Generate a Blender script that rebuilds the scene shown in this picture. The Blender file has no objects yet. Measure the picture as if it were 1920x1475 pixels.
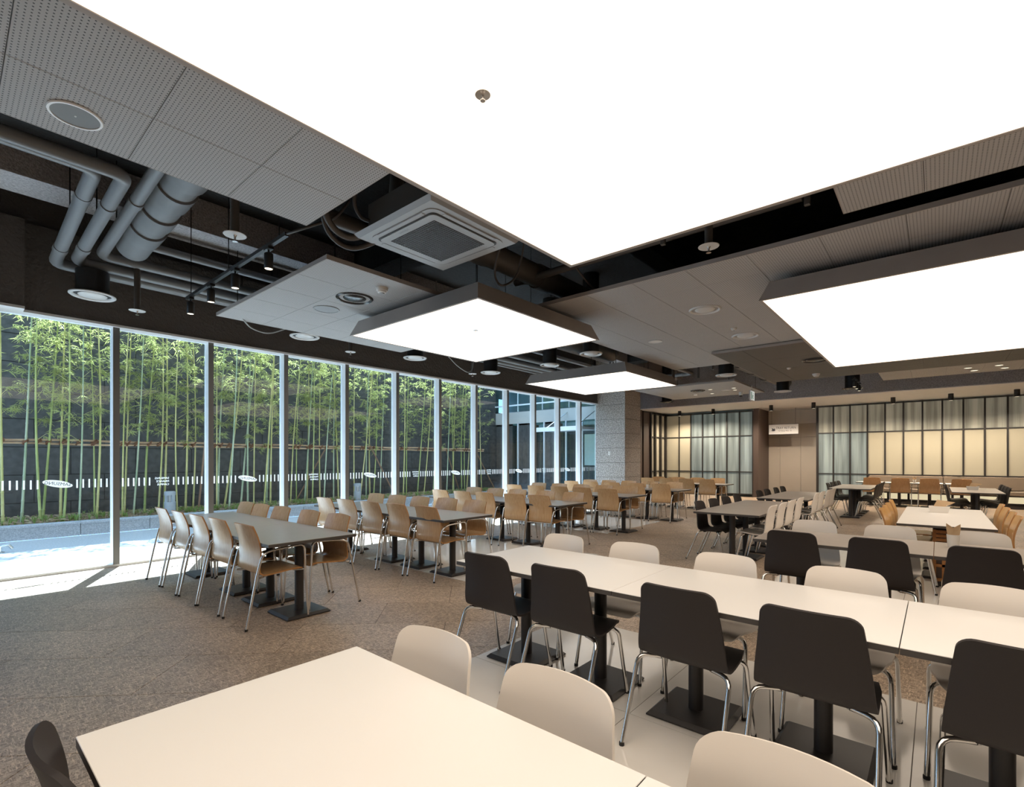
import bpy, math, random
from mathutils import Vector, Matrix
random.seed(11)
PI = math.pi
scn = bpy.context.scene
COL = scn.collection

# ------------------------------------------------------------------ camera, world, sun, exposure
HEAD = math.atan2(797.0, 925.6)          # angle between the view direction and the +X axis
cam_d = bpy.data.cameras.new('camera'); cam = bpy.data.objects.new('camera', cam_d); COL.objects.link(cam)
cam.location = (0, 0, 1.44); cam.rotation_euler = (PI/2, 0, HEAD - PI/2)
cam_d.sensor_width = 36.0; cam_d.lens = 926.0/1920*36.0
cam_d.shift_y = (860.3 - 737.5)/1920.0
cam_d.clip_start = 0.05; cam_d.clip_end = 200
scn.camera = cam
world = bpy.data.worlds.new('sky'); scn.world = world; world.use_nodes = True
bg = world.node_tree.nodes['Background']
bg.inputs[0].default_value = (0.40, 0.64, 1.0, 1); bg.inputs[1].default_value = 4.3
sun_d = bpy.data.lights.new('sun', 'SUN'); sun = bpy.data.objects.new('sun', sun_d); COL.objects.link(sun)
sun_d.energy = 30.0; sun_d.angle = 0.008; sun_d.color = (0.70, 0.85, 1.0)
sun.rotation_euler = Vector((-0.47, -1.0, -1.65)).to_track_quat('-Z', 'Y').to_euler()
vs = scn.view_settings
vs.view_transform = 'Standard'; vs.look = 'None'; vs.gamma = 1.0; vs.use_curve_mapping = False
vs.exposure = 0.0
PANEL_EMIT = (1.0, 0.845, 0.69); PANEL_POWER = 1.8

# ------------------------------------------------------------------ materials
MATS = {}
def new_mat(name):
    m = bpy.data.materials.new(name); m.use_nodes = True; MATS[name] = m
    nt = m.node_tree
    return m, nt, nt.nodes['Principled BSDF']
def simple(name, col, rough=0.5, metal=0.0, spec=0.5, var=0.0, vscale=8.0, bump=0.0, bscale=60.0, coord='Object'):
    m, nt, b = new_mat(name)
    b.inputs['Base Color'].default_value = (*col, 1); b.inputs['Roughness'].default_value = rough
    b.inputs['Metallic'].default_value = metal; b.inputs['Specular IOR Level'].default_value = spec
    tc = nt.nodes.new('ShaderNodeTexCoord')
    if var > 0:
        n = nt.nodes.new('ShaderNodeTexNoise'); n.inputs['Scale'].default_value = vscale; n.inputs['Detail'].default_value = 5
        nt.links.new(tc.outputs[coord], n.inputs['Vector'])
        r = nt.nodes.new('ShaderNodeValToRGB')
        r.color_ramp.elements[0].position = 0.3; r.color_ramp.elements[1].position = 0.7
        r.color_ramp.elements[0].color = (*[c*(1-var) for c in col], 1)
        r.color_ramp.elements[1].color = (*[min(1, c*(1+var)) for c in col], 1)
        nt.links.new(n.outputs['Fac'], r.inputs['Fac']); nt.links.new(r.outputs['Color'], b.inputs['Base Color'])
    if bump > 0:
        n2 = nt.nodes.new('ShaderNodeTexNoise'); n2.inputs['Scale'].default_value = bscale; n2.inputs['Detail'].default_value = 3
        nt.links.new(tc.outputs[coord], n2.inputs['Vector'])
        bp = nt.nodes.new('ShaderNodeBump'); bp.inputs['Strength'].default_value = bump; bp.inputs['Distance'].default_value = 0.02
        nt.links.new(n2.outputs['Fac'], bp.inputs['Height']); nt.links.new(bp.outputs['Normal'], b.inputs['Normal'])
    return m
def world_pos(nt):
    g = nt.nodes.new('ShaderNodeNewGeometry'); return g.outputs['Position']
def grainy(name, c1, c2, scale=(1, 1, 1), nscale=10.0, detail=4, rough=0.5, spec=0.4, rot=0.0, bump=0.0, c3=None, coord=None, p=(0.35, 0.65)):
    m, nt, b = new_mat(name)
    mp = nt.nodes.new('ShaderNodeMapping'); mp.inputs['Scale'].default_value = scale; mp.inputs['Rotation'].default_value = (0, 0, rot)
    if coord:
        tc = nt.nodes.new('ShaderNodeTexCoord'); nt.links.new(tc.outputs[coord], mp.inputs['Vector'])
    else:
        nt.links.new(world_pos(nt), mp.inputs['Vector'])
    n = nt.nodes.new('ShaderNodeTexNoise'); n.inputs['Scale'].default_value = nscale; n.inputs['Detail'].default_value = detail
    nt.links.new(mp.outputs['Vector'], n.inputs['Vector'])
    r = nt.nodes.new('ShaderNodeValToRGB'); e = r.color_ramp.elements
    e[0].position, e[1].position = p; e[0].color = (*c1, 1); e[1].color = (*c2, 1)
    if c3:
        x = e.new((p[0]+p[1])/2); x.color = (*c3, 1)
    nt.links.new(n.outputs['Fac'], r.inputs['Fac']); nt.links.new(r.outputs['Color'], b.inputs['Base Color'])
    b.inputs['Roughness'].default_value = rough; b.inputs['Specular IOR Level'].default_value = spec
    if bump:
        bp = nt.nodes.new('ShaderNodeBump'); bp.inputs['Strength'].default_value = bump; bp.inputs['Distance'].default_value = 0.004
        nt.links.new(n.outputs['Fac'], bp.inputs['Height']); nt.links.new(bp.outputs['Normal'], b.inputs['Normal'])
    return m
def emit(name, col, power):
    m, nt, b = new_mat(name)
    b.inputs['Base Color'].default_value = (0.8, 0.8, 0.78, 1); b.inputs['Roughness'].default_value = 0.6
    b.inputs['Emission Color'].default_value = (*col, 1); b.inputs['Emission Strength'].default_value = power
    return m
def glass_mat(name, tint, f0=0.05, refl=(1, 1, 1), rough=0.0):
    m = bpy.data.materials.new(name); m.use_nodes = True; MATS[name] = m
    nt = m.node_tree; nt.nodes.clear()
    out = nt.nodes.new('ShaderNodeOutputMaterial'); mix = nt.nodes.new('ShaderNodeMixShader')
    tr = nt.nodes.new('ShaderNodeBsdfTransparent'); tr.inputs[0].default_value = (*tint, 1)
    gl = nt.nodes.new('ShaderNodeBsdfGlossy'); gl.inputs['Roughness'].default_value = rough; gl.inputs[0].default_value = (*refl, 1)
    lw = nt.nodes.new('ShaderNodeLayerWeight'); lw.inputs['Blend'].default_value = 0.5      # Schlick: f0 + (1-f0)(1-cos)^5, the same from both sides
    pw = nt.nodes.new('ShaderNodeMath'); pw.operation = 'POWER'; pw.inputs[1].default_value = 5.0; nt.links.new(lw.outputs['Facing'], pw.inputs[0])
    mr = nt.nodes.new('ShaderNodeMapRange'); mr.inputs[3].default_value = f0; mr.inputs[4].default_value = 1.0; nt.links.new(pw.outputs[0], mr.inputs[0])
    nt.links.new(mr.outputs[0], mix.inputs[0]); nt.links.new(tr.outputs[0], mix.inputs[1]); nt.links.new(gl.outputs[0], mix.inputs[2])
    nt.links.new(mix.outputs[0], out.inputs[0])
    return m

# floor covering: fibrous brown-grey sheet tiles laid on the diagonal
def floor_mat():
    m, nt, b = new_mat('fibre_tile')
    pos = world_pos(nt)
    def noise(scale, rot, ns, det=3):
        mp = nt.nodes.new('ShaderNodeMapping'); mp.inputs['Scale'].default_value = scale; mp.inputs['Rotation'].default_value = (0, 0, rot)
        nt.links.new(pos, mp.inputs['Vector'])
        n = nt.nodes.new('ShaderNodeTexNoise'); n.inputs['Scale'].default_value = ns; n.inputs['Detail'].default_value = det
        n.inputs['Distortion'].default_value = 1.2
        nt.links.new(mp.outputs['Vector'], n.inputs['Vector']); return n.outputs['Fac']
    a = noise((1, 5, 1), 0.5, 22); c = noise((5, 1, 1), -0.4, 24); d = noise((1, 1, 1), 0, 1.1, 2)
    mx = nt.nodes.new('ShaderNodeMath'); mx.operation = 'MAXIMUM'
    nt.links.new(a, mx.inputs[0]); nt.links.new(c, mx.inputs[1])
    r = nt.nodes.new('ShaderNodeValToRGB'); e = r.color_ramp.elements
    e[0].position = 0.44; e[1].position = 0.68
    e[0].color = (0.20, 0.145, 0.102, 1); e[1].color = (0.68, 0.53, 0.39, 1)
    x = e.new(0.55); x.color = (0.40, 0.305, 0.222, 1)
    nt.links.new(mx.outputs[0], r.inputs['Fac'])
    oi = nt.nodes.new('ShaderNodeObjectInfo')
    mr = nt.nodes.new('ShaderNodeMapRange'); mr.inputs[3].default_value = 0.90; mr.inputs[4].default_value = 1.08
    nt.links.new(oi.outputs['Random'], mr.inputs[0])
    hsv = nt.nodes.new('ShaderNodeHueSaturation'); nt.links.new(r.outputs['Color'], hsv.inputs['Color'])
    ml = nt.nodes.new('ShaderNodeMath'); ml.operation = 'MULTIPLY'
    m2 = nt.nodes.new('ShaderNodeMapRange'); m2.inputs[1].default_value = 0.3; m2.inputs[2].default_value = 0.7
    m2.inputs[3].default_value = 0.88; m2.inputs[4].default_value = 1.1
    nt.links.new(d, m2.inputs[0]); nt.links.new(mr.outputs[0], ml.inputs[0]); nt.links.new(m2.outputs[0], ml.inputs[1])
    nt.links.new(ml.outputs[0], hsv.inputs['Value']); nt.links.new(hsv.outputs['Color'], b.inputs['Base Color'])
    b.inputs['Roughness'].default_value = 0.42; b.inputs['Specular IOR Level'].default_value = 0.45
    bp = nt.nodes.new('ShaderNodeBump'); bp.inputs['Strength'].default_value = 0.25; bp.inputs['Distance'].default_value = 0.003
    nt.links.new(mx.outputs[0], bp.inputs['Height']); nt.links.new(bp.outputs['Normal'], b.inputs['Normal'])
floor_mat()

# perforated ceiling board: round holes on a fine grid
def perf_mat(name, col, px=0.0214, py=0.0231, rad=0.0040):
    m, nt, b = new_mat(name)
    sep = nt.nodes.new('ShaderNodeSeparateXYZ'); nt.links.new(world_pos(nt), sep.inputs[0])
    def cell(o, p):
        d = nt.nodes.new('ShaderNodeMath'); d.operation = 'DIVIDE'; d.inputs[1].default_value = p; nt.links.new(o, d.inputs[0])
        f = nt.nodes.new('ShaderNodeMath'); f.operation = 'FRACT'; nt.links.new(d.outputs[0], f.inputs[0])
        s = nt.nodes.new('ShaderNodeMath'); s.operation = 'SUBTRACT'; s.inputs[1].default_value = 0.5; nt.links.new(f.outputs[0], s.inputs[0])
        k = nt.nodes.new('ShaderNodeMath'); k.operation = 'MULTIPLY'; k.inputs[1].default_value = p; nt.links.new(s.outputs[0], k.inputs[0])
        q = nt.nodes.new('ShaderNodeMath'); q.operation = 'MULTIPLY'; nt.links.new(k.outputs[0], q.inputs[0]); nt.links.new(k.outputs[0], q.inputs[1])
        return q.outputs[0]
    a = nt.nodes.new('ShaderNodeMath'); a.operation = 'ADD'
    nt.links.new(cell(sep.outputs[0], px), a.inputs[0]); nt.links.new(cell(sep.outputs[1], py), a.inputs[1])
    lt = nt.nodes.new('ShaderNodeMath'); lt.operation = 'LESS_THAN'; lt.inputs[1].default_value = rad*rad; nt.links.new(a.outputs[0], lt.inputs[0])
    mix = nt.nodes.new('ShaderNodeMix'); mix.data_type = 'RGBA'
    mix.inputs['A'].default_value = (*col, 1); mix.inputs['B'].default_value = (0.012, 0.012, 0.013, 1)
    nt.links.new(lt.outputs[0], mix.inputs['Factor']); nt.links.new(mix.outputs['Result'], b.inputs['Base Color'])
    b.inputs['Roughness'].default_value = 0.5; b.inputs['Specular IOR Level'].default_value = 0.3
perf_mat('perforated_board', (0.44, 0.425, 0.42))
perf_mat('perforated_board_dark', (0.085, 0.08, 0.077))

# wood veneer with grain running along local Z / X of the chair
def wood_mat(name, c1, c2, rough=0.25, scale=(9, 9, 1.3)):
    m, nt, b = new_mat(name)
    tc = nt.nodes.new('ShaderNodeTexCoord'); mp = nt.nodes.new('ShaderNodeMapping'); mp.inputs['Scale'].default_value = scale
    oi = nt.nodes.new('ShaderNodeObjectInfo'); cmb = nt.nodes.new('ShaderNodeCombineXYZ')
    k = nt.nodes.new('ShaderNodeMath'); k.operation = 'MULTIPLY'; k.inputs[1].default_value = 37.0
    nt.links.new(oi.outputs['Random'], k.inputs[0]); nt.links.new(k.outputs[0], cmb.inputs[1])
    nt.links.new(cmb.outputs[0], mp.inputs['Location'])
    nt.links.new(tc.outputs['Object'], mp.inputs['Vector'])
    n = nt.nodes.new('ShaderNodeTexNoise'); n.inputs['Scale'].default_value = 6; n.inputs['Detail'].default_value = 6; n.inputs['Distortion'].default_value = 0.6
    nt.links.new(mp.outputs['Vector'], n.inputs['Vector'])
    r = nt.nodes.new('ShaderNodeValToRGB'); e = r.color_ramp.elements
    e[0].position = 0.3; e[1].position = 0.7; e[0].color = (*c1, 1); e[1].color = (*c2, 1)
    nt.links.new(n.outputs['Fac'], r.inputs['Fac'])
    hsv = nt.nodes.new('ShaderNodeHueSaturation'); mr = nt.nodes.new('ShaderNodeMapRange'); mr.inputs[3].default_value = 0.9; mr.inputs[4].default_value = 1.1
    nt.links.new(oi.outputs['Random'], mr.inputs[0]); nt.links.new(mr.outputs[0], hsv.inputs['Value'])
    nt.links.new(r.outputs['Color'], hsv.inputs['Color']); nt.links.new(hsv.outputs['Color'], b.inputs['Base Color'])
    b.inputs['Roughness'].default_value = rough; b.inputs['Specular IOR Level'].default_value = 0.45
wood_mat('plywood', (0.55, 0.325, 0.15), (0.65, 0.415, 0.215))
wood_mat('plywood_edge', (0.42, 0.19, 0.06), (0.50, 0.25, 0.085), 0.5)
wood_mat('orange_plywood', (0.62, 0.34, 0.11), (0.70, 0.41, 0.16))
wood_mat('cabinet_wood', (0.36, 0.155, 0.045), (0.46, 0.215, 0.075), 0.4, (1.5, 9, 9))

simple('chrome', (0.78, 0.77, 0.75), 0.12, 1.0)
simple('steel_tube', (0.62, 0.60, 0.57), 0.2, 1.0)
simple('rubber', (0.02, 0.02, 0.02), 0.7)
simple('black_shell', (0.030, 0.025, 0.0245), 0.55, 0, 0.35, bump=0.03, bscale=400)
simple('white_shell', (0.91, 0.845, 0.77), 0.38, 0, 0.45)
simple('white_laminate', (0.89, 0.875, 0.85), 0.3, 0, 0.4)
simple('grey_laminate', (0.36, 0.335, 0.30), 0.3, 0, 0.5, var=0.04, vscale=30)
simple('taupe_laminate', (0.48, 0.425, 0.375), 0.32, 0, 0.45, var=0.04, vscale=30)
simple('dark_edge', (0.07, 0.062, 0.057), 0.5)
simple('pedestal_black', (0.030, 0.026, 0.025), 0.42, 0, 0.5)
simple('frame_grey', (0.37, 0.33, 0.305), 0.55, var=0.03, vscale=5)
simple('track_black', (0.012, 0.012, 0.013), 0.4)
simple('slab_black', (0.012, 0.0115, 0.012), 0.85, bump=0.5, bscale=18)
simple('dark_spray', (0.135, 0.126, 0.123), 0.8, 0, 0.3, bump=0.9, bscale=28)
simple('grey_spray', (0.40, 0.385, 0.395), 0.75, var=0.3, vscale=40, bump=0.9, bscale=45)
simple('duct_grey', (0.19, 0.194, 0.2), 0.42, 0.0, 0.5, var=0.06, vscale=6)
simple('duct_dark', (0.08, 0.07, 0.063), 0.5)
simple('pipe_grey', (0.20, 0.206, 0.216), 0.38)
simple('ring_white', (0.62, 0.62, 0.62), 0.35)
simple('diffuser_dark', (0.03, 0.03, 0.033), 0.25)
simple('unit_grey', (0.33, 0.335, 0.345), 0.4)
simple('unit_slot', (0.015, 0.015, 0.016), 0.5)
simple('grille_metal', (0.13, 0.133, 0.14), 0.35)
simple('sprinkler_steel', (0.6, 0.57, 0.54), 0.25, 1.0)
simple('detector_white', (0.72, 0.70, 0.67), 0.4)
simple('cable_dark', (0.05, 0.04, 0.035), 0.5)
simple('cable_grey', (0.32, 0.32, 0.32), 0.5)
simple('white_paint', (0.82, 0.815, 0.81), 0.6, var=0.02, vscale=3)
simple('white_tile', (0.80, 0.765, 0.71), 0.10, 0, 0.5, var=0.02, vscale=4)
simple('joint_dark', (0.16, 0.14, 0.12), 0.8)
simple('subfloor', (0.055, 0.045, 0.038), 0.85)
simple('beige_panel', (0.43, 0.385, 0.325), 0.5, var=0.02, vscale=3)
simple('light_beige_panel', (0.56, 0.53, 0.48), 0.5, var=0.02, vscale=3)
simple('wall_neutral', (0.45, 0.42, 0.38), 0.7, var=0.03, vscale=2)
simple('partition_frame', (0.022, 0.019, 0.018), 0.45)
simple('brown_door', (0.075, 0.052, 0.042), 0.5)
simple('bench_vinyl', (0.235, 0.185, 0.135), 0.5, var=0.04, vscale=5)
simple('mullion_white', (0.84, 0.85, 0.86), 0.35, 0.0, 0.5)
simple('mullion_face_backlit', (0.20, 0.195, 0.19), 0.4, 0.2)  # mullion front painted darker than its sides, as backlit shade in the colour
simple('decal_text', (0.03, 0.035, 0.05), 0.5)
simple('sign_text', (0.06, 0.06, 0.07), 0.5)
simple('sign_white', (0.80, 0.79, 0.78), 0.5)
simple('exit_green', (0.0, 0.30, 0.13), 0.5)
simple('paper_kraft', (0.55, 0.38, 0.22), 0.7)
simple('box_white', (0.80, 0.77, 0.72), 0.5)
simple('switch_white', (0.8, 0.79, 0.76), 0.4)
grainy('granite', (0.30, 0.27, 0.255), (0.62, 0.58, 0.55), nscale=34, detail=2, rough=0.6, c3=(0.44, 0.40, 0.375), p=(0.40, 0.60))
grainy('dark_stone', (0.064, 0.061, 0.058), (0.096, 0.092, 0.088), nscale=9, detail=6, rough=0.6)
grainy('curb_granite', (0.36, 0.37, 0.39), (0.55, 0.56, 0.58), nscale=60, detail=3, rough=0.7)
grainy('paving_granite', (0.42, 0.42, 0.42), (0.56, 0.56, 0.555), nscale=40, detail=3, rough=0.7)
grainy('soil', (0.12, 0.08, 0.05), (0.50, 0.36, 0.23), nscale=30, detail=5, rough=0.9)
grainy('culm_green', (0.30, 0.36, 0.11), (0.50, 0.52, 0.20), scale=(1, 1, 0.25), nscale=7, rough=0.4)
grainy('culm_yellow', (0.44, 0.42, 0.14), (0.66, 0.58, 0.26), scale=(1, 1, 0.25), nscale=7, rough=0.4)
grainy('culm_pale', (0.33, 0.40, 0.24), (0.52, 0.56, 0.38), scale=(1, 1, 0.25), nscale=7, rough=0.45)
grainy('pole_tan', (0.42, 0.25, 0.14), (0.62, 0.42, 0.26), scale=(0.3, 1, 1), nscale=12, rough=0.6)
simple('rope_brown', (0.20, 0.085, 0.04), 0.8)
simple('brace_brown', (0.26, 0.15, 0.09), 0.7)
simple('bollard_grey', (0.36, 0.37, 0.38), 0.4)
def leaf_mat(name, col, tcol):
    m = bpy.data.materials.new(name); m.use_nodes = True; MATS[name] = m
    nt = m.node_tree; nt.nodes.clear()
    out = nt.nodes.new('ShaderNodeOutputMaterial'); mix = nt.nodes.new('ShaderNodeMixShader'); mix.inputs[0].default_value = 0.45
    d = nt.nodes.new('ShaderNodeBsdfDiffuse'); t = nt.nodes.new('ShaderNodeBsdfTranslucent')
    n = nt.nodes.new('ShaderNodeTexNoise'); n.inputs['Scale'].default_value = 3.0; nt.links.new(world_pos(nt), n.inputs['Vector'])
    r = nt.nodes.new('ShaderNodeValToRGB'); r.color_ramp.elements[0].position = 0.35; r.color_ramp.elements[1].position = 0.65
    r.color_ramp.elements[0].color = (*[c*0.6 for c in col], 1); r.color_ramp.elements[1].color = (*col, 1)
    nt.links.new(n.outputs['Fac'], r.inputs['Fac']); nt.links.new(r.outputs['Color'], d.inputs[0])
    t.inputs[0].default_value = (*tcol, 1)
    nt.links.new(d.outputs[0], mix.inputs[1]); nt.links.new(t.outputs[0], mix.inputs[2]); nt.links.new(mix.outputs[0], out.inputs[0])
leaf_mat('bamboo_leaf', (0.52, 0.53, 0.22), (0.54, 0.57, 0.21))
def film_mat():
    m = bpy.data.materials.new('decal_white'); m.use_nodes = True; MATS['decal_white'] = m
    nt = m.node_tree; nt.nodes.clear()
    out = nt.nodes.new('ShaderNodeOutputMaterial'); mix = nt.nodes.new('ShaderNodeMixShader'); mix.inputs[0].default_value = 0.33
    d = nt.nodes.new('ShaderNodeBsdfDiffuse'); t = nt.nodes.new('ShaderNodeBsdfTranslucent')
    d.inputs[0].default_value = (0.95, 0.95, 0.95, 1); t.inputs[0].default_value = (0.95, 0.95, 0.95, 1)
    nt.links.new(d.outputs[0], mix.inputs[1]); nt.links.new(t.outputs[0], mix.inputs[2]); nt.links.new(mix.outputs[0], out.inputs[0])
film_mat()
leaf_mat('grass_leaf', (0.34, 0.46, 0.15), (0.36, 0.5, 0.14))
leaf_mat('dry_leaf', (0.80, 0.62, 0.42), (0.6, 0.42, 0.25))
glass_mat('clear_glass', (0.95, 0.98, 0.97), 0.018)
glass_mat('facade_glass', (0.62, 0.78, 0.80), 0.09, (0.75, 0.92, 0.95))
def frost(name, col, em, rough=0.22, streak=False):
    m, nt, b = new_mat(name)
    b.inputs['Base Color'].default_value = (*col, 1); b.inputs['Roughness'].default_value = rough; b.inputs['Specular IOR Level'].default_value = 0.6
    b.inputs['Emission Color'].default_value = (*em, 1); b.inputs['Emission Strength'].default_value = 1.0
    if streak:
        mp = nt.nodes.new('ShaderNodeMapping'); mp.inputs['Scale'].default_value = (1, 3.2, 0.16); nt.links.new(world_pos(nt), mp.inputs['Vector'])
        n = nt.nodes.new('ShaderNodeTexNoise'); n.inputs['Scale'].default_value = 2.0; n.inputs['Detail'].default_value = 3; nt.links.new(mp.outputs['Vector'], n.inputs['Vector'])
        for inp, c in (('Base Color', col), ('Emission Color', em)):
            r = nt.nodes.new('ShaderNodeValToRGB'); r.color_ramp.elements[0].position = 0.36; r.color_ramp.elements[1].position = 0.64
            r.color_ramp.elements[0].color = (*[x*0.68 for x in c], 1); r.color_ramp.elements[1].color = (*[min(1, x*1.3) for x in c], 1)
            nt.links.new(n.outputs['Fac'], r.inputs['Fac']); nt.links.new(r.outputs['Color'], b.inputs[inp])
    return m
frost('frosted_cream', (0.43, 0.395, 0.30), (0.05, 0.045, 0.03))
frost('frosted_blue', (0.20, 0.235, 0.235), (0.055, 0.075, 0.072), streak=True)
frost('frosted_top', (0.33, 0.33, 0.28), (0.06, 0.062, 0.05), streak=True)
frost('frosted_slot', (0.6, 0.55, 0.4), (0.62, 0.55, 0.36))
emit('panel_light', PANEL_EMIT, PANEL_POWER)
emit('spot_glow', (1.0, 0.85, 0.6), 3.0)
emit('downlight_glow', (1.0, 0.86, 0.65), 1.6)
emit('exit_glow', (0.9, 1.0, 0.95), 0.6)
emit('warm_interior', (1.0, 0.72, 0.42), 0.35)

def lamp(parent, loc, power, spread=2.4, blend=0.6, col=(1.0, 0.84, 0.66), r=0.04):
    ld = bpy.data.lights.new('lamp_beam', 'SPOT'); ld.energy = power; ld.spot_size = spread; ld.spot_blend = blend; ld.color = col; ld.shadow_soft_size = r
    o = bpy.data.objects.new('lamp_beam', ld); COL.objects.link(o); o.parent = parent; o.location = loc
# ------------------------------------------------------------------ mesh helpers
class MB:
    def __init__(s): s.v = []; s.f = []; s.mi = []; s.cur = 0
    def add(s, vs, fs):
        o = len(s.v); s.v += [tuple(p) for p in vs]
        for f in fs: s.f.append(tuple(i+o for i in f)); s.mi.append(s.cur)
        return s
    def box(s, x0, x1, y0, y1, z0, z1):
        return s.add([(x0,y0,z0),(x1,y0,z0),(x1,y1,z0),(x0,y1,z0),(x0,y0,z1),(x1,y0,z1),(x1,y1,z1),(x0,y1,z1)],
                     [(0,3,2,1),(4,5,6,7),(0,1,5,4),(1,2,6,5),(2,3,7,6),(3,0,4,7)])
    def frustum(s, b, t, z0, z1):           # b, t = (x0,x1,y0,y1) rectangles at z0, z1
        return s.add([(b[0],b[2],z0),(b[1],b[2],z0),(b[1],b[3],z0),(b[0],b[3],z0),(t[0],t[2],z1),(t[1],t[2],z1),(t[1],t[3],z1),(t[0],t[3],z1)],
                     [(0,3,2,1),(4,5,6,7),(0,1,5,4),(1,2,6,5),(2,3,7,6),(3,0,4,7)])
    def prism(s, poly, z0, z1):
        n = len(poly)
        return s.add([(x,y,z0) for x,y in poly]+[(x,y,z1) for x,y in poly],
                     [tuple(range(n-1,-1,-1)), tuple(range(n,2*n))]+[(i,(i+1)%n,n+(i+1)%n,n+i) for i in range(n)])
    def lathe(s, prof, c=(0,0,0), n=24, cap0=True, cap1=True):   # prof = [(r,z)] bottom to top
        vs = []; fs = []
        for r, z in prof:
            for k in range(n):
                a = 2*PI*k/n; vs.append((c[0]+r*math.cos(a), c[1]+r*math.sin(a), c[2]+z))
        m = len(prof)
        for j in range(m-1):
            for k in range(n):
                fs.append((j*n+k, j*n+(k+1)%n, (j+1)*n+(k+1)%n, (j+1)*n+k))
        if cap0: fs.append(tuple(range(n-1,-1,-1)))
        if cap1: fs.append(tuple((m-1)*n+k for k in range(n)))
        return s.add(vs, fs)
    def tube(s, pts, r, n=8, caps=True):
        pts = [Vector(p) for p in pts]; rs = r if isinstance(r, (list, tuple)) else [r]*len(pts)
        d0 = (pts[1]-pts[0]).normalized()
        u = d0.orthogonal().normalized(); vs = []; fs = []
        for i, p in enumerate(pts):
            if i == 0: d = (pts[1]-pts[0]).normalized()
            elif i == len(pts)-1: d = (pts[-1]-pts[-2]).normalized()
            else: d = ((pts[i]-pts[i-1]).normalized()+(pts[i+1]-pts[i]).normalized()).normalized()
            u = (u - d*u.dot(d)).normalized(); w = d.cross(u)
            for k in range(n):
                a = 2*PI*k/n; vs.append(p+u*math.cos(a)*rs[i]+w*math.sin(a)*rs[i])
        m = len(pts)
        for j in range(m-1):
            for k in range(n): fs.append((j*n+k, j*n+(k+1)%n, (j+1)*n+(k+1)%n, (j+1)*n+k))
        if caps: fs.append(tuple(range(n-1,-1,-1))); fs.append(tuple((m-1)*n+k for k in range(n)))
        return s.add(vs, fs)
    def mesh(s, name, mats, smooth=None):
        me = bpy.data.meshes.new(name); me.from_pydata(s.v, [], s.f)
        for m in (mats if isinstance(mats, (list, tuple)) else [mats]): me.materials.append(MATS[m])
        if any(s.mi): me.polygons.foreach_set('material_index', s.mi)
        if smooth is not None:
            me.polygons.foreach_set('use_smooth', [True]*len(me.polygons)); me.set_sharp_from_angle(angle=math.radians(smooth))
        me.update(); return me
    def obj(s, name, mats, parent=None, smooth=None, loc=None, rz=0):
        return mkobj(name, s.mesh(name, mats, smooth), parent, loc, rz)
def mkobj(name, me, parent=None, loc=None, rz=0):
    o = bpy.data.objects.new(name, me); COL.objects.link(o)
    if parent: o.parent = parent
    if loc: o.location = loc
    if rz: o.rotation_euler = (0, 0, rz)
    return o
def empty(name, loc=(0,0,0), rz=0):
    o = bpy.data.objects.new(name, None); COL.objects.link(o); o.location = loc; o.rotation_euler = (0,0,rz); o.empty_display_size = 0.1
    return o
def tag(o, label, cat=None, group=None, kind=None):
    o['label'] = label
    if cat: o['category'] = cat
    if group: o['group'] = group
    if kind: o['kind'] = kind
    return o
def struct(o, label=None, kind='structure'):
    o['kind'] = kind
    if label: o['label'] = label
    return o
def copy_tree(src, parent=None):
    c = src.copy(); COL.objects.link(c); c.parent = parent
    for ch in src.children: copy_tree(ch, c)
    return c
def fillet(pts, r, seg=4):
    pts = [Vector(p) for p in pts]; out = [pts[0]]
    for i in range(1, len(pts)-1):
        a, b, c = pts[i-1], pts[i], pts[i+1]
        d1 = (a-b); d2 = (c-b); k = min(r, d1.length*0.49, d2.length*0.49)
        p, q = b+d1.normalized()*k, b+d2.normalized()*k
        for j in range(seg+1):
            t = j/seg; out.append(p*(1-t)**2+b*2*t*(1-t)+q*t*t)
    out.append(pts[-1]); return out
def catmull(pts, m=6):
    P = [Vector(p) for p in pts]; P = [P[0]*2-P[1]]+P+[P[-1]*2-P[-2]]; out = []
    for i in range(1, len(P)-2):
        for j in range(m):
            t = j/m; a, b, c, d = P[i-1], P[i], P[i+1], P[i+2]
            out.append(0.5*((2*b)+(c-a)*t+(2*a-5*b+4*c-d)*t*t+(3*b-a-3*c+d)*t**3))
    out.append(P[-2].copy()); return out
ORD = ['first','second','third','fourth','fifth','sixth','seventh','eighth','ninth','tenth','eleventh','twelfth','thirteenth','fourteenth','fifteenth']
def bevel_box(x0, x1, y0, y1, z0, z1, b=0.003):
    mb = MB()
    mb.frustum((x0+b,x1-b,y0+b,y1-b),(x0,x1,y0,y1),z0,z0+b); mb.f.pop(1); mb.mi.pop(1)
    k = len(mb.v)
    mb.add([(x0,y0,z1-b),(x1,y0,z1-b),(x1,y1,z1-b),(x0,y1,z1-b),(x0+b,y0+b,z1),(x1-b,y0+b,z1),(x1-b,y1-b,z1),(x0+b,y1-b,z1)],
           [(4,5,6,7),(0,1,5,4),(1,2,6,5),(2,3,7,6),(3,0,4,7)])
    for i in range(4):
        j = (i+1)%4; mb.f.append((4+i,4+j,k+j,k+i)); mb.mi.append(0)
    return mb
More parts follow.
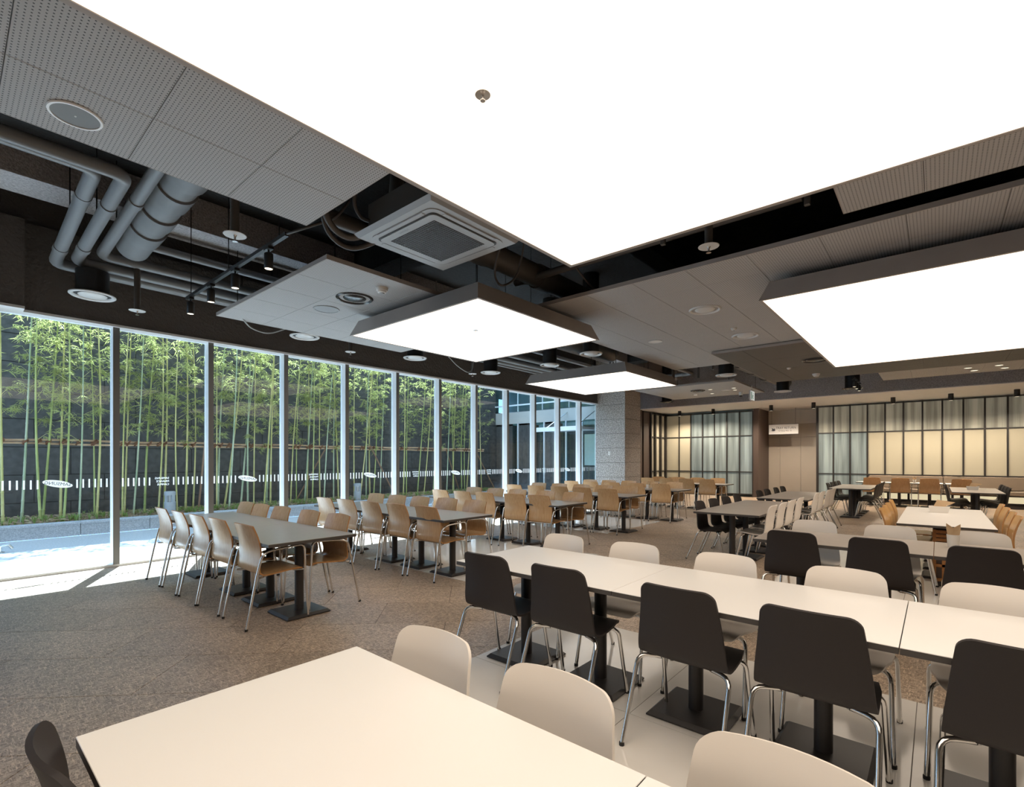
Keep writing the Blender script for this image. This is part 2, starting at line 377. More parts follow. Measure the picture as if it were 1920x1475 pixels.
def text_obj(name, body, size, mat, parent, origin, ux, uy, extrude=0.0, align='CENTER'):
    cu = bpy.data.curves.new('lettering', 'FONT'); cu.body = body; cu.size = size; cu.align_x = align; cu.align_y = 'CENTER'; cu.resolution_u = 2
    to = bpy.data.objects.new('lettering', cu); COL.objects.link(to)
    bpy.context.view_layer.update()
    dg = bpy.context.evaluated_depsgraph_get()
    me = bpy.data.meshes.new_from_object(to.evaluated_get(dg))
    bpy.data.objects.remove(to); bpy.data.curves.remove(cu)
    o, ux, uy = Vector(origin), Vector(ux), Vector(uy)
    for v in me.vertices: v.co = o+ux*v.co.x+uy*v.co.y
    me.materials.clear(); me.materials.append(MATS[mat]); me.name = name
    return mkobj(name, me, parent)

# ------------------------------------------------------------------ the floor
RX0, RX1, RY0, RY1 = -3.6, 21.6, -5.6, 8.34
floor = struct(MB().box(RX0, RX1, RY0, 8.80, -0.06, -0.004).obj('floor', 'subfloor'), 'brown-grey fibrous floor with pale tiled squares under the light panels')
def clip(poly, x0, x1, y0, y1):
    def cut(p, ins, inter):
        out = []
        for i in range(len(p)):
            a, b = p[i], p[(i+1)%len(p)]
            if ins(a):
                out.append(a)
                if not ins(b): out.append(inter(a, b))
            elif ins(b): out.append(inter(a, b))
        return out
    def ix(v): return lambda a, b: (v, a[1]+(b[1]-a[1])*(v-a[0])/(b[0]-a[0]))
    def iy(v): return lambda a, b: (a[0]+(b[0]-a[0])*(v-a[1])/(b[1]-a[1]), v)
    for ins, inter in ((lambda p: p[0] >= x0, ix(x0)), (lambda p: p[0] <= x1, ix(x1)), (lambda p: p[1] >= y0, iy(y0)), (lambda p: p[1] <= y1, iy(y1))):
        poly = cut(poly, ins, inter)
        if len(poly) < 3: return []
    return poly
W, L, G, S2 = 0.612, 1.224, 0.0022, math.sqrt(0.5)
far_tiles = MB()
tiles = []
for i in range(-12, 40):
    for j in range(-24, 26):
        p0 = 4.5*S2 + (i-4)*W                 # coordinate across (x+y direction)
        q0 = j*L + (0.5*L if i % 2 else 0) + 0.35
        pq = [(p0+G, q0+G), (p0+W-G, q0+G), (p0+W-G, q0+L-G), (p0+G, q0+L-G)]
        poly = [((p-q)*S2, (p+q)*S2) for p, q in pq]
        poly = [(((p+q)*S2), ((p-q)*S2)) for p, q in pq]
        poly = clip(poly, RX0, RX1, RY0, RY1)
        if len(poly) < 3: continue
        cx = sum(p[0] for p in poly)/len(poly); cy = sum(p[1] for p in poly)/len(poly)
        tiles.append((math.hypot(cx, cy), cx, cy, poly))
tiles.sort()
n_t = 0
for d, cx, cy, poly in tiles:
    ar = sum(poly[k][0]*poly[(k+1)%len(poly)][1]-poly[(k+1)%len(poly)][0]*poly[k][1] for k in range(len(poly)))
    if ar < 0: poly = poly[::-1]
    fwd = cx*math.cos(HEAD)+cy*math.sin(HEAD); side = abs(cx*math.sin(HEAD)-cy*math.cos(HEAD))
    white = (cx < 3.2 and cy < 2.0) or (6.4 < cx < 10.8 and cy < 1.0)
    if n_t < 280 and fwd > 1.0 and side < fwd*1.12+0.6 and not white and d < 15:
        loc = [(x-cx, y-cy) for x, y in poly]
        MB().prism(loc, -0.004, 0.0).obj('floor_tile', 'fibre_tile', floor, loc=(cx, cy, 0)); n_t += 1
    else:
        far_tiles.prism(poly, -0.004, 0.0)
ft = far_tiles.obj('floor_tile_field', 'fibre_tile', floor); ft['kind'] = 'stuff'
# pale porcelain squares set into the floor, one below each light panel
for (x0, x1, y0, y1) in ((-1.14, 3.78, -2.37, 2.55), (4.04, 6.50, 3.85, 6.31), (8.44, 10.90, 4.83, 7.29), (6.38, 11.30, -3.43, 1.49)):
    MB().box(x0, x1, y0, y1, -0.0005, 0.0004).obj('tile_grout', 'joint_dark', floor)
    nx, ny = round((x1-x0)/1.23), round((y1-y0)/1.23); sx, sy = (x1-x0)/nx, (y1-y0)/ny
    me = bevel_box(-sx/2+0.0018, sx/2-0.0018, -sy/2+0.0018, sy/2-0.0018, 0.0, 0.0022, 0.0006).mesh('pale_tile', 'white_tile')
    for i in range(nx):
        for j in range(ny): mkobj('pale_tile', me, floor, (x0+(i+0.5)*sx, y0+(j+0.5)*sy, 0))

# ------------------------------------------------------------------ shell of the room
ZH = 3.20; ZS = 4.70
struct(MB().box(RX0, RX1+1, RY0, 9.0, ZS, ZS+0.2).obj('ceiling', 'slab_black'), 'black painted concrete slab above the hanging panels')
for k, (a, b, c, d, z) in enumerate(((RX0, 17.5, 7.0, 7.5, 4.30), (RX0, 17.5, 3.0, 3.3, 4.35), (4.3, 4.7, RY0, 7.0, 4.32), (9.3, 9.7, RY0, 7.0, 4.32), (13.4, 13.8, RY0, 7.0, 4.32))):
    struct(MB().box(a, b, c, d, z, ZS).obj('trim_%d' % (k+20), 'grey_spray' if k in (0,) else 'slab_black'), 'dark sprayed concrete beam under the slab')
wh = MB(); wh.box(0.66, 14.9, 8.30, 8.62, ZH+0.03, 4.28); wh.box(RX0, 14.9, 8.42, 8.62, 4.28, ZS)
struct(wh.obj('wall_window', 'dark_spray'), 'dark rough sprayed wall above the glass front')
struct(MB().box(RX0, 0.66, 8.12, 8.62, ZH+0.03, 4.26).obj('wall_left_casing', 'dark_spray'), 'dark projecting casing above the leftmost glass bay')
struct(MB().box(RX0-3, 14.9, 8.63, 9.52, 3.75, 9.5).obj('wall_sun_overhang', 'dark_stone'), 'unseen stone overhang above the glass front, added to cut off the sun')  # unseen projecting block, added so the sun patch indoors ends where wanted
struct(MB().box(RX0-0.2, RX0, RY0, 8.8, 0, ZS).obj('wall_behind', 'wall_neutral'), 'plain wall behind the viewpoint')
struct(MB().box(RX0, RX1+0.5, RY0-0.2, RY0, 0, ZS).obj('wall_right', 'wall_neutral'), 'plain wall on the right-hand side of the hall')
struct(MB().box(21.62, 21.8, RY0, 9.0, 0, ZS).obj('wall_back', 'wall_neutral'), 'far end wall of the hall behind the partitions')
struct(MB().box(17.9, 21.62, 8.80, 9.0, 0, ZS).obj('wall_window_corner', 'partition_frame'), 'dark wall behind the framed return screen')
struct(MB().box(14.9, 17.9, 8.72, 8.9, 0, ZS).obj('wall_window_end', 'brown_door'), 'brown wall beyond the granite column')
# white lowered soffit in front of the far partitions, with its rough grey front face
struct(MB().box(17.55, 21.62, RY0, 9.0, 3.34, 3.40).obj('trim_1', 'white_paint'), 'white lowered soffit along the far wall')
struct(MB().box(17.52, 17.60, RY0, 9.0, 3.36, ZS).obj('trim_2', 'grey_spray'), 'rough grey sprayed upstand above the white soffit')

# ------------------------------------------------------------------ glass front
MX = [1.52+1.138*i for i in range(-4, 12)]       # left face of each mullion
sill = MB(); sill.box(RX0, 13.85, 8.33, 8.50, -0.004, 0.035)
struct(sill.obj('trim_3', 'mullion_white'), 'pale aluminium floor track of the glass front')
hd = MB(); hd.box(RX0, 0.66, 8.10, 8.52, ZH, ZH+0.03); hd.box(0.66, 13.85, 8.28, 8.52, ZH, ZH+0.03)
struct(hd.obj('trim_4', 'mullion_white'), 'thin white head strip above the glass front')
mull = MB(); mull.cur = 0; mull.box(0, 0.072, 0.006, 0.17, 0.03, ZH); mull.cur = 1; mull.box(0.001, 0.071, 0, 0.006, 0.03, ZH)
mull_me = mull.mesh('mullion', ['mullion_white', 'mullion_face_backlit'])
GLY = 8.455
def decal(parent, x0, x1, oval):
    """row of white dashes across a pane with a logo oval or three lines of lettering in the middle (reads from outside)"""
    za, zb, y = 1.065, 1.178, GLY-0.008
    c = 0.5*(x0+x1) + (0.0 if oval else -0.03)
    half = 0.165 if oval else 0.125
    mb = MB(); p = 0.0605
    k = 0
    while True:
        xs = c+half+0.012+k*p
        if xs+0.017 > x1-0.02: break
        mb.box(xs, xs+0.017, y-0.001, y, za, zb); k += 1
    k = 0
    while True:
        xs = c-half-0.029-k*p
        if xs < x0+0.02: break
        mb.box(xs, xs+0.017, y-0.001, y, za, zb); k += 1
    d = mb.obj('dash_band', 'decal_white', parent); d['kind'] = 'stuff'
    if oval:
        n = 28; zc = 1.125
        ob = MB(); ring = []
        tilt = -0.20
        for q in range(n):
            a = 2*PI*q/n; ex, ez = 0.145*math.cos(a), 0.044*math.sin(a)
            ring.append((c+ex*math.cos(tilt)-ez*math.sin(tilt), zc+ex*math.sin(tilt)+ez*math.cos(tilt)))
        ob.add([(x, y-0.001, z) for x, z in ring]+[(x, y, z) for x, z in ring],
               [tuple(range(n)), tuple(range(2*n-1, n-1, -1))]+[(q, n+q, n+(q+1)%n, (q+1)%n) for q in range(n)])
        o = ob.obj('logo_oval', 'decal_white', parent); o['label'] = 'white oval logo sticker'
        text_obj('logo_lettering', 'SAMSUNG', 0.056, 'decal_text', o, (c, y-0.002, zc), (-math.cos(0.14), 0, math.sin(0.14)), (math.sin(0.14), 0, math.cos(0.14)))
    else:
        for q, w in enumerate(('SAMSUNG', 'FINANCE', 'CAMPUS')):
            t = text_obj('lettering_line', w, 0.038, 'decal_white', parent, (c+0.09, y-0.001, 1.165-q*0.045), (-1.0, 0, 0), (0, 0, 1), align='LEFT')
for i in range(len(MX)-1):
    x0, x1 = MX[i]+0.072, MX[i+1]
    w = struct(MB().box(x0-0.01, x1+0.01, GLY-0.006, GLY+0.006, 0.02, ZH+0.01).obj('window_%d' % (i+1), 'clear_glass'),
               'tall clear pane of the glass front with a white dash band')
    mkobj('mullion', mull_me, w, (MX[i], 8.33, 0))
    decal(w, x0, x1, (i % 2) == 1)
last = struct(MB().box(MX[-1]+0.06, 13.86, GLY-0.006, GLY+0.006, 0.02, ZH+0.01).obj('window_%d' % len(MX), 'clear_glass'), 'last narrow pane of the glass front beside the granite column')
mkobj('mullion', mull_me, last, (MX[-1], 8.33, 0)); decal(last, MX[-1]+0.072, 13.85, False)

# granite column
col_root = empty('granite_column', (14.375, 7.84, 0)); tag(col_root, 'square column clad in speckled granite at the end of the glass', 'column')
zj = [0.0, 0.42, 0.875, 1.33, 1.785, 2.24, 2.695, 3.15, 3.605, 4.06, ZS]
MB().box(-0.515, 0.515, -0.51, 0.51, 0, ZS).obj('core', 'joint_dark', col_root)
for a, b in zip(zj[:-1], zj[1:]):
    bevel_box(-0.525, 0.525, -0.52, 0.52, a+0.004, b-0.004, 0.005).obj('granite_block', 'granite', col_root)
sw = bevel_box(-0.006, 0.006, -0.04, 0.04, -0.06, 0.06, 0.003).obj('switch_plate', 'switch_white', loc=(13.843, 7.86, 1.62)); tag(sw, 'small white switch plate on the granite column', 'switch')
bevel_box(-0.004, 0.0, -0.02, 0.02, -0.03, 0.03, 0.001).obj('rocker', 'detector_white', sw, loc=(-0.006, 0, 0))

# ------------------------------------------------------------------ far partitions
def grid_partition(name, X, ys, zs, frost_pick, label, depth=0.07, fw=0.045):
    """steel-framed glazed screen in the plane x = X; ys descending, zs ascending"""
    r = empty(name, (X, ys[-1], 0)); r['kind'] = 'structure'; r['label'] = label
    y0 = ys[-1]
    for k, y in enumerate(ys):
        MB().box(0, depth, y-y0-fw/2, y-y0+fw/2, 0, zs[-1]+fw/2).obj('post', 'partition_frame', r)
    for z in zs:
        MB().box(0.006, depth-0.006, ys[-1]-y0, ys[0]-y0, z-fw*0.4, z+fw*0.4).obj('rail', 'partition_frame', r)
    for k in range(len(ys)-1):
        for j in range(len(zs)-1):
            f = frost_pick(k, j)
            if f: MB().box(depth*0.45, depth*0.6, ys[k+1]-y0+fw*0.5, ys[k]-y0-fw*0.5, zs[j]+fw*0.4, zs[j+1]-fw*0.4).obj('pane', f, r)
    return r
PLy = [8.72, 8.12, 7.63, 7.16, 6.69, 6.22, 5.75, 5.28]
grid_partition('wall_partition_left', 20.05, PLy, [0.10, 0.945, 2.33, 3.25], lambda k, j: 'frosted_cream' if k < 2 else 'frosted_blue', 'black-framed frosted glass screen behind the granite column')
struct(MB().box(20.05, 21.62, 5.08, 5.26, 0, 3.34).obj('wall_pier', 'brown_door'), 'dark brown end pier of the left glass screen')
rr = empty('wall_partition_return', (18.0, 8.72, 0)); rr['kind'] = 'structure'; rr['label'] = 'dark framed return screen with narrow frosted panes and a brown door'
MB().box(0.0, 0.56, -0.02, 0.06, 0, 3.3).obj('door_leaf', 'brown_door', rr)
for xx in (0.58, 0.98, 1.50, 2.0): MB().box(xx-0.06, xx+0.04, -0.09, 0.06, 0, 3.3).obj('post', 'partition_frame', rr)
for z in (0.10, 0.945, 2.33, 3.25): MB().box(0.58, 2.0, -0.05, 0.05, z-0.02, z+0.02).obj('rail', 'partition_frame', rr)
for xa, xb in ((0.62, 0.92), (1.02, 1.44), (1.54, 1.94)):
    for za, zb in ((0.12, 0.925), (0.965, 2.31), (2.35, 3.23)): MB().box(xa, xb, 0.0, 0.012, za, zb).obj('pane', 'frosted_cream', rr)
# tray return recess
tr = struct(MB().box(21.56, 21.62, 3.25, 5.1, 0, 3.34).obj('wall_tray_return', 'joint_dark'), 'beige panelled wall of the tray return recess')
for (ya, yb) in ((4.67, 5.08), (3.96, 4.67), (3.25, 3.96)):
    for za, zb, m in ((0.02, 2.28, 'beige_panel'), (2.28, 2.79, 'beige_panel'), (2.79, 3.34, 'light_beige_panel')):
        bevel_box(21.50 if m == 'light_beige_panel' else 21.54, 21.57, ya+0.003, yb-0.003, za+0.003, zb-0.003, 0.003).obj('wall_panel', m, tr)
sg = empty('tray_return_sign', (20.70, 4.375, 2.36)); tag(sg, 'white hanging sign reading TRAY RETURN with a tray symbol', 'sign')
MB().box(-0.02, 0.02, -0.495, 0.495, 0.015, 0.385).obj('board', 'sign_white', sg)
MB().box(-0.024, 0.024, -0.50, 0.50, 0, 0.016).obj('bottom_rail', 'sign_text', sg); MB().box(-0.024, 0.024, -0.50, 0.50, 0.384, 0.40).obj('top_rail', 'sign_text', sg)
for yy in (-0.4, 0.4): MB().tube([(0, yy, 0.40), (0, yy, 0.98)], 0.004, 6).obj('hanger', 'sign_text', sg)
text_obj('sign_lettering', 'TRAY RETURN', 0.118, 'sign_text', sg, (-0.0215, -0.085, 0.245), (0, -0.86, 0), (0, 0, 1))
for wd, yy in (('식기반납', 0.06), ('하는', -0.13), ('곳', -0.25)): text_obj('sign_small_lettering', wd, 0.062, 'sign_text', sg, (-0.0215, yy, 0.135), (0, -1, 0), (0, 0, 1))['kind'] = 'stuff'
ic = MB()       # tray and cup symbol
def yz(mb, pts): n = len(pts); mb.add([(-0.0215, y, z) for y, z in pts], [tuple(range(n))])
yz(ic, [(0.41, 0.15), (0.37, 0.135), (0.30, 0.135), (0.265, 0.165), (0.27, 0.175), (0.405, 0.165)])
yz(ic, [(0.385, 0.175), (0.36, 0.165), (0.30, 0.17), (0.285, 0.185), (0.28, 0.235), (0.30, 0.228), (0.34, 0.222), (0.37, 0.24), (0.395, 0.25)])
ic.obj('tray_symbol', 'sign_text', sg)
# right partition with bench
PRy = [3.25, 2.78, 2.29, 1.80, 1.32, 0.84, 0.36, -0.12, -0.61, -1.09, -1.58, -2.06, -2.54]
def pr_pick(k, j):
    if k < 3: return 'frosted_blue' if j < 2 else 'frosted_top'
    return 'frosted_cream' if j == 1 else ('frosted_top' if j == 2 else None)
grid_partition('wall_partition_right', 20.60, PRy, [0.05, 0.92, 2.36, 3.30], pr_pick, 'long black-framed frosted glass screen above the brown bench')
struct(MB().box(20.60, 21.6, 3.27, 3.30, 0, 3.34).obj('wall_partition_side', 'partition_frame'), 'dark end of the right glass screen')
bench = empty('bench', (20.3, -0.4, 0)); tag(bench, 'long brown upholstered bench along the far right glass screen', 'bench')
by = [2.15, 0.26, -1.62, -2.9]
for k in range(3):
    bevel_box(0.17, 0.29, by[k+1]+0.008, by[k]-0.008, 0.50, 0.90, 0.02).obj('backrest', 'bench_vinyl', bench)
    bevel_box(-0.32, 0.18, by[k+1]+0.008, by[k]-0.008, 0.38, 0.50, 0.02).obj('seat', 'bench_vinyl', bench)
MB().box(-0.22, 0.29, -2.9, 2.15, 0.0, 0.10).obj('plinth', 'partition_frame', bench)
MB().box(-0.18, 0.29, -2.9, 2.15, 0.10, 0.38).obj('base', 'partition_frame', bench)
yy = 2.1
while yy > -2.8:
    MB().box(-0.19, -0.18, yy-0.46, yy, 0.16, 0.34).obj('lit_panel', 'frosted_slot', bench); yy -= 0.52

# ------------------------------------------------------------------ luminous ceiling panels
def light_panel(x0, x1, y0, y1, label, seams=()):
    z0, z1, ins, t = 3.12, 3.325, 0.085, 0.03
    cx, cy = (x0+x1)/2, (y0+y1)/2; hx, hy = (x1-x0)/2, (y1-y0)/2
    r = empty('light_panel', (cx, cy, z0)); tag(r, label, 'light', 'square luminous ceiling panels')
    h = z1-z0
    for (a, b) in (((-hx,-hy),(hx,-hy)), ((hx,-hy),(hx,hy)), ((hx,hy),(-hx,hy)), ((-hx,hy),(-hx,-hy))):
        s = lambda p, k: (p[0]*(1-k/hx), p[1]*(1-k/hy))
        o = MB(); A, B = a, b
        o.add([(*A,0),(*B,0),(*s(B,ins),h),(*s(A,ins),h),(*s(A,t),0),(*s(B,t),0),(*s(B,ins+t),h),(*s(A,ins+t),h)],
              [(0,1,2,3),(5,4,7,6),(4,5,1,0),(3,2,6,7),(1,5,6,2),(4,0,3,7)])
        o.obj('side_frame', 'frame_grey', r)
    MB().box(-hx+ins, hx-ins, -hy+ins, hy-ins, h-0.012, h-0.002).obj('back_board', 'frame_grey', r)
    ys = [-hy+t*0.4]+[s for s in seams]+[hy-t*0.4]
    for a, b in zip(ys[:-1], ys[1:]):
        MB().box(-hx+t*0.4, hx-t*0.4, a+0.0008, b-0.0008, 0.004, 0.012).obj('diffuser', 'panel_light', r)
    for sx in (-0.6, 0.6):
        for sy in (-0.6, 0.6): MB().tube([(sx*hx, sy*hy, h-0.01), (sx*hx, sy*hy, ZS-z0)], 0.006, 6).obj('hanger_rod', 'track_black', r)
    return r
light_panel(-1.40, 3.62, -2.58, 2.44, 'huge cream luminous panel overhead filling the top of the picture', seams=(0.9,))
light_panel(3.66, 6.10, 3.62, 6.08, 'luminous square panel between the window-side tables and the air conditioner')
light_panel(8.58, 11.06, 4.50, 7.00, 'small bright luminous panel just before the granite column')
light_panel(5.69, 10.75, -3.60, 1.44, 'big cream luminous panel at the right picture edge')
def small_head(name, loc, label):
    r = empty(name, loc); tag(r, label, 'sprinkler')
    MB().lathe([(0.012, -0.03), (0.012, -0.026), (0.004, -0.024), (0.006, -0.004), (0.036, -0.003), (0.036, 0.0)], n=16).obj('head', 'sprinkler_steel', r, 40)
    MB().lathe([(0.02, 0), (0.02, 0.006)], n=12).obj('stem', 'sprinkler_steel', r, 40)
small_head('sprinkler', (1.64, 1.59, 3.122), 'flush sprinkler head in the huge overhead light panel')
small_head('sprinkler', (4.58, 4.57, 3.122), 'tiny sprinkler head in the luminous panel by the windows')

# ------------------------------------------------------------------ perforated hanging ceiling boards
def cloud(x0, x1, y0, y1, z, label, t=0.6, mat='perforated_board', ox=None, oy=None, thick=0.045):
    cx, cy = (x0+x1)/2, (y0+y1)/2
    r = empty('ceiling_board', (cx, cy, z)); tag(r, label, 'ceiling board', 'hanging perforated ceiling boards')
    fr = 0.012
    for a in ((x0-cx, x1-cx, y0-cy, y0-cy+fr), (x0-cx, x1-cx, y1-cy-fr, y1-cy), (x0-cx, x0-cx+fr, y0-cy+fr, y1-cy-fr), (x1-cx-fr, x1-cx, y0-cy+fr, y1-cy-fr)):
        MB().box(*a, 0.0005, thick).obj('edge_trim', 'frame_grey', r)
    MB().box(x0-cx+fr, x1-cx-fr, y0-cy+fr, y1-cy-fr, 0.016, 0.02).obj('backing', 'track_black', r)
    def cuts(a, b, o):
        c = [a]; p = o if o is not None else a+t
        while p > a+0.02+t: p -= t
        while p < b-0.02:
            if p > a+0.02: c.append(p)
            p += t
        return c+[b]
    cache = {}
    xs, ys = cuts(x0+fr*0.5, x1-fr*0.5, ox), cuts(y0+fr*0.5, y1-fr*0.5, oy)
    for a, b in zip(xs[:-1], xs[1:]):
        for c, d in zip(ys[:-1], ys[1:]):
            k = (round(b-a, 3), round(d-c, 3))
            if k not in cache:
                g = 0.0016; cache[k] = bevel_box(-k[0]/2+g, k[0]/2-g, -k[1]/2+g, k[1]/2-g, 0.0, 0.016, 0.002).mesh('tile', mat)
            mkobj('tile', cache[k], r, ((a+b)/2-cx, (c+d)/2-cy, 0))
    for sx in (x0-cx+0.2, x1-cx-0.2):
        for sy in (y0-cy+0.2, y1-cy-0.2): MB().tube([(sx, sy, 0.02), (sx, sy, ZS-z)], 0.005, 6).obj('hanger_rod', 'track_black', r)
    return r
cloud(-2.2, 2.02, 2.22, 4.02, 3.40, 'perforated grey ceiling board at the top left with a round speaker', ox=0.21, oy=3.42)
cloud(2.48, 5.55, 4.53, 7.48, 3.40, 'perforated blue-grey ceiling board between the track lights and a light panel', oy=5.13)
cloud(5.06, 10.6, -3.4, 4.39, 3.40, 'largest warm grey ceiling board behind the right light panel', oy=3.79, ox=5.66)
cloud(3.53, 4.73, -2.6, 0.57, 3.40, 'narrow perforated ceiling strip peeking out beside the huge light panel', ox=4.2, oy=0.07)
cloud(9.2, 13.55, -3.4, 3.12, 3.345, 'dark ceiling board just beyond the right light panel', mat='perforated_board_dark', t=1.2)
cloud(13.05, 15.9, 3.86, 6.6, 3.40, 'pale ceiling board with downlights and a camera before the far soffit', t=1.2)
cloud(13.98, 15.4, -3.4, 1.02, 3.40, 'far right ceiling board with grouped downlights', t=0.6, ox=15.4, oy=0.45)

# round air diffusers, speakers, sprinklers, detectors
def disc_diffuser(loc, r0, label, dark=False, duct=None):
    r = empty('air_diffuser', loc); tag(r, label, 'diffuser', 'round ceiling air diffusers')
    m = 'diffuser_dark' if dark else 'ring_white'
    ring = MB().lathe([(r0*0.80, 0.012), (r0*0.84, -0.008), (r0*0.93, -0.016), (r0, -0.004), (r0, 0.006)], n=36, cap0=False, cap1=False)
    ring.obj('rim', m, r, 50)
    MB().lathe([(r0*0.02, -0.026), (r0*0.35, -0.022), (r0*0.58, -0.010), (r0*0.62, 0.0), (r0*0.55, 0.01)], n=32).obj('cone', m, r, 50)
    MB().lathe([(r0*0.8, 0.013), (r0*0.8, 0.02)], n=32).obj('throat', 'unit_slot', r)
    if duct: MB().lathe([(r0*0.72, 0.02), (r0*0.72, duct)], n=28).obj('duct_collar', 'track_black', r, 40)
    return r
for k, x in enumerate((1.22, 3.87, 6.10, 8.26)):
    disc_diffuser((x, 7.76, 3.42), 0.226, 'white round diffuser before the dark window wall, %s from left' % ORD[k], duct=0.288)
disc_diffuser((7.53, 4.64, 3.30), 0.20, 'white round diffuser hanging in the dark gap left of the large ceiling board', duct=ZS-3.30)
disc_diffuser((8.15, 6.0, 3.36), 0.20, 'white round diffuser half hidden behind the small bright light panel', duct=ZS-3.36)
disc_diffuser((11.4, 3.55, 3.30), 0.22, 'white round diffuser on the brown duct beside the dark board', duct=0.30)
disc_diffuser((15.3, 3.25, 3.32), 0.22, 'round diffuser at the far end of the brown duct', duct=0.30)
disc_diffuser((16.2, 1.75, 3.36), 0.24, 'dark round diffuser near the small far spotlights', dark=True, duct=ZS-3.36)
disc_diffuser((16.0, 6.9, 3.36), 0.22, 'dark round diffuser beside the granite column top', dark=True, duct=ZS-3.36)
disc_diffuser((3.31, 5.38, 3.398), 0.22, 'black round diffuser set in the blue-grey ceiling board', dark=True)
disc_diffuser((6.56, 2.31, 3.398), 0.20, 'nearer grey round diffuser in the largest ceiling board')
disc_diffuser((8.36, 2.31, 3.398), 0.20, 'farther grey round diffuser in the largest ceiling board')
disc_diffuser((11.0, 1.78, 3.343), 0.24, 'black round diffuser in the dark ceiling board', dark=True)
disc_diffuser((14.2, 5.2, 3.398), 0.20, 'black round diffuser in the pale far ceiling board', dark=True)
simple('speaker_mesh', (0.20, 0.20, 0.205), 0.5); simple('rim_bright', (0.9, 0.9, 0.9), 0.3)
def speaker(loc, r0, label, m1='rim_bright', m2='speaker_mesh', badge=False):
    r = empty('ceiling_speaker', loc); tag(r, label, 'speaker')
    MB().lathe([(r0*0.87, 0.0), (r0*0.88, -0.008), (r0*0.97, -0.008), (r0, 0.0)], n=40, cap0=False, cap1=False).obj('rim', m1, r, 50)
    MB().lathe([(r0*0.88, -0.004), (r0*0.88, 0.003)], n=40).obj('grille', m2, r)
    if badge: MB().box(-0.004, 0.004, -0.007, 0.007, -0.006, -0.004).obj('badge', 'ring_white', r)
speaker((0.51, 3.725, 3.398), 0.125, 'round speaker with bright rim in the top left ceiling board', badge=True)
speaker((3.31, 6.05, 3.398), 0.165, 'flat grey round speaker in the blue-grey ceiling board', 'unit_grey', 'unit_grey')
speaker((7.80, 3.56, 3.398), 0.115, 'white round speaker in the largest ceiling board', 'ring_white', 'detector_white')
speaker((14.6, 4.55, 3.398), 0.13, 'white round speaker in the pale far ceiling board', 'ring_white', 'detector_white')
def smoke(loc, label, s=1.0):
    r = empty('smoke_detector', loc); tag(r, label, 'detector')
    MB().lathe([(0.03*s, -0.05*s), (0.042*s, -0.045*s), (0.045*s, -0.03*s), (0.055*s, -0.028*s), (0.06*s, -0.012*s), (0.062*s, 0.0)], n=24).obj('body', 'detector_white', r, 40)
    MB().lathe([(0.02*s, -0.058*s), (0.028*s, -0.05*s)], n=16).obj('sensor', 'unit_grey', r, 40)
smoke((3.32, 4.83, 3.40), 'brown-lit smoke detector on the blue-grey ceiling board', 1.15)
smoke((12.8, 2.05, 3.345), 'white smoke detector on the dark ceiling board', 1.3)
smoke((7.78, 2.31, 3.40), 'tiny white detector between two diffusers of the largest board', 0.7)
smoke((11.6, 2.35, 3.345), 'small white spot detector on the dark ceiling board', 0.7)
def sprinkler(x, y, z, label, top=ZS):
    r = empty('sprinkler', (x, y, z)); tag(r, label, 'sprinkler', 'pendent sprinklers on dark drop pipes')
    MB().tube([(0, 0, 0.004), (0, 0, top-z)], 0.034, 12).obj('drop_pipe', 'duct_dark', r, 40)
    MB().lathe([(0.085, 0.0), (0.088, 0.004), (0.03, 0.012)], n=28).obj('cover_plate', 'ring_white', r, 30)
    MB().lathe([(0.022, -0.052), (0.022, -0.048), (0.007, -0.045), (0.009, -0.012), (0.016, 0.0)], n=14).obj('head', 'sprinkler_steel', r, 40)
sprinkler(1.61, 4.43, 3.30, 'pendent sprinkler beside the top left ceiling board')
sprinkler(1.63, 7.62, 3.30, 'pendent sprinkler before the dark wall left of the first mullion')
sprinkler(4.68, 7.74, 3.30, 'pendent sprinkler before the dark wall, above the fourth glass bay')
sprinkler(7.63, 7.71, 3.30, 'pendent sprinkler before the dark wall near a hanging cable')
sprinkler(4.41, 1.52, 3.30, 'pendent sprinkler in the dark gap beside the huge light panel')
sprinkler(11.92, 4.97, 3.30, 'pendent sprinkler behind the corner of the small bright panel')
# downlights in the far boards
def downlight(x, y, z, label, r0=0.055, grp=None):
    r = empty('downlight', (x, y, z)); tag(r, label, 'downlight', grp)
    MB().lathe([(r0*0.8, 0.0), (r0*0.85, -0.005), (r0, -0.004), (r0, 0.002)], n=20, cap0=False, cap1=False).obj('trim_ring', 'ring_white', r, 40)
    MB().lathe([(r0*0.82, -0.002), (r0*0.82, 0.001)], n=20).obj('lamp', 'downlight_glow', r)
    lamp(r, (0, 0, -0.012), 40, 2.2)
def img_x(p): return (p[0]*math.sin(HEAD)-p[1]*math.cos(HEAD))/(p[0]*math.cos(HEAD)+p[1]*math.sin(HEAD))
for k, (x, y) in enumerate(sorted(((14.2, 4.85), (14.75, 4.35), (15.1, 5.6), (15.1, 5.1), (14.3, 4.25)), key=img_x)):
    downlight(x, y, 3.397, 'tiny lit downlight in the pale far ceiling board, %s from left' % ORD[k], 0.06, 'downlights in the pale far board')
for k, (x, y) in enumerate(((14.45, -0.50), (14.95, -0.62), (14.45, -0.98), (14.95, -1.10))):
    downlight(x, y, 3.397, 'lit downlight of the far right group of four, %s row %s' % (('near', 'far')[k % 2], ('left', 'right')[k//2]), 0.075, 'group of four downlights at the far right')
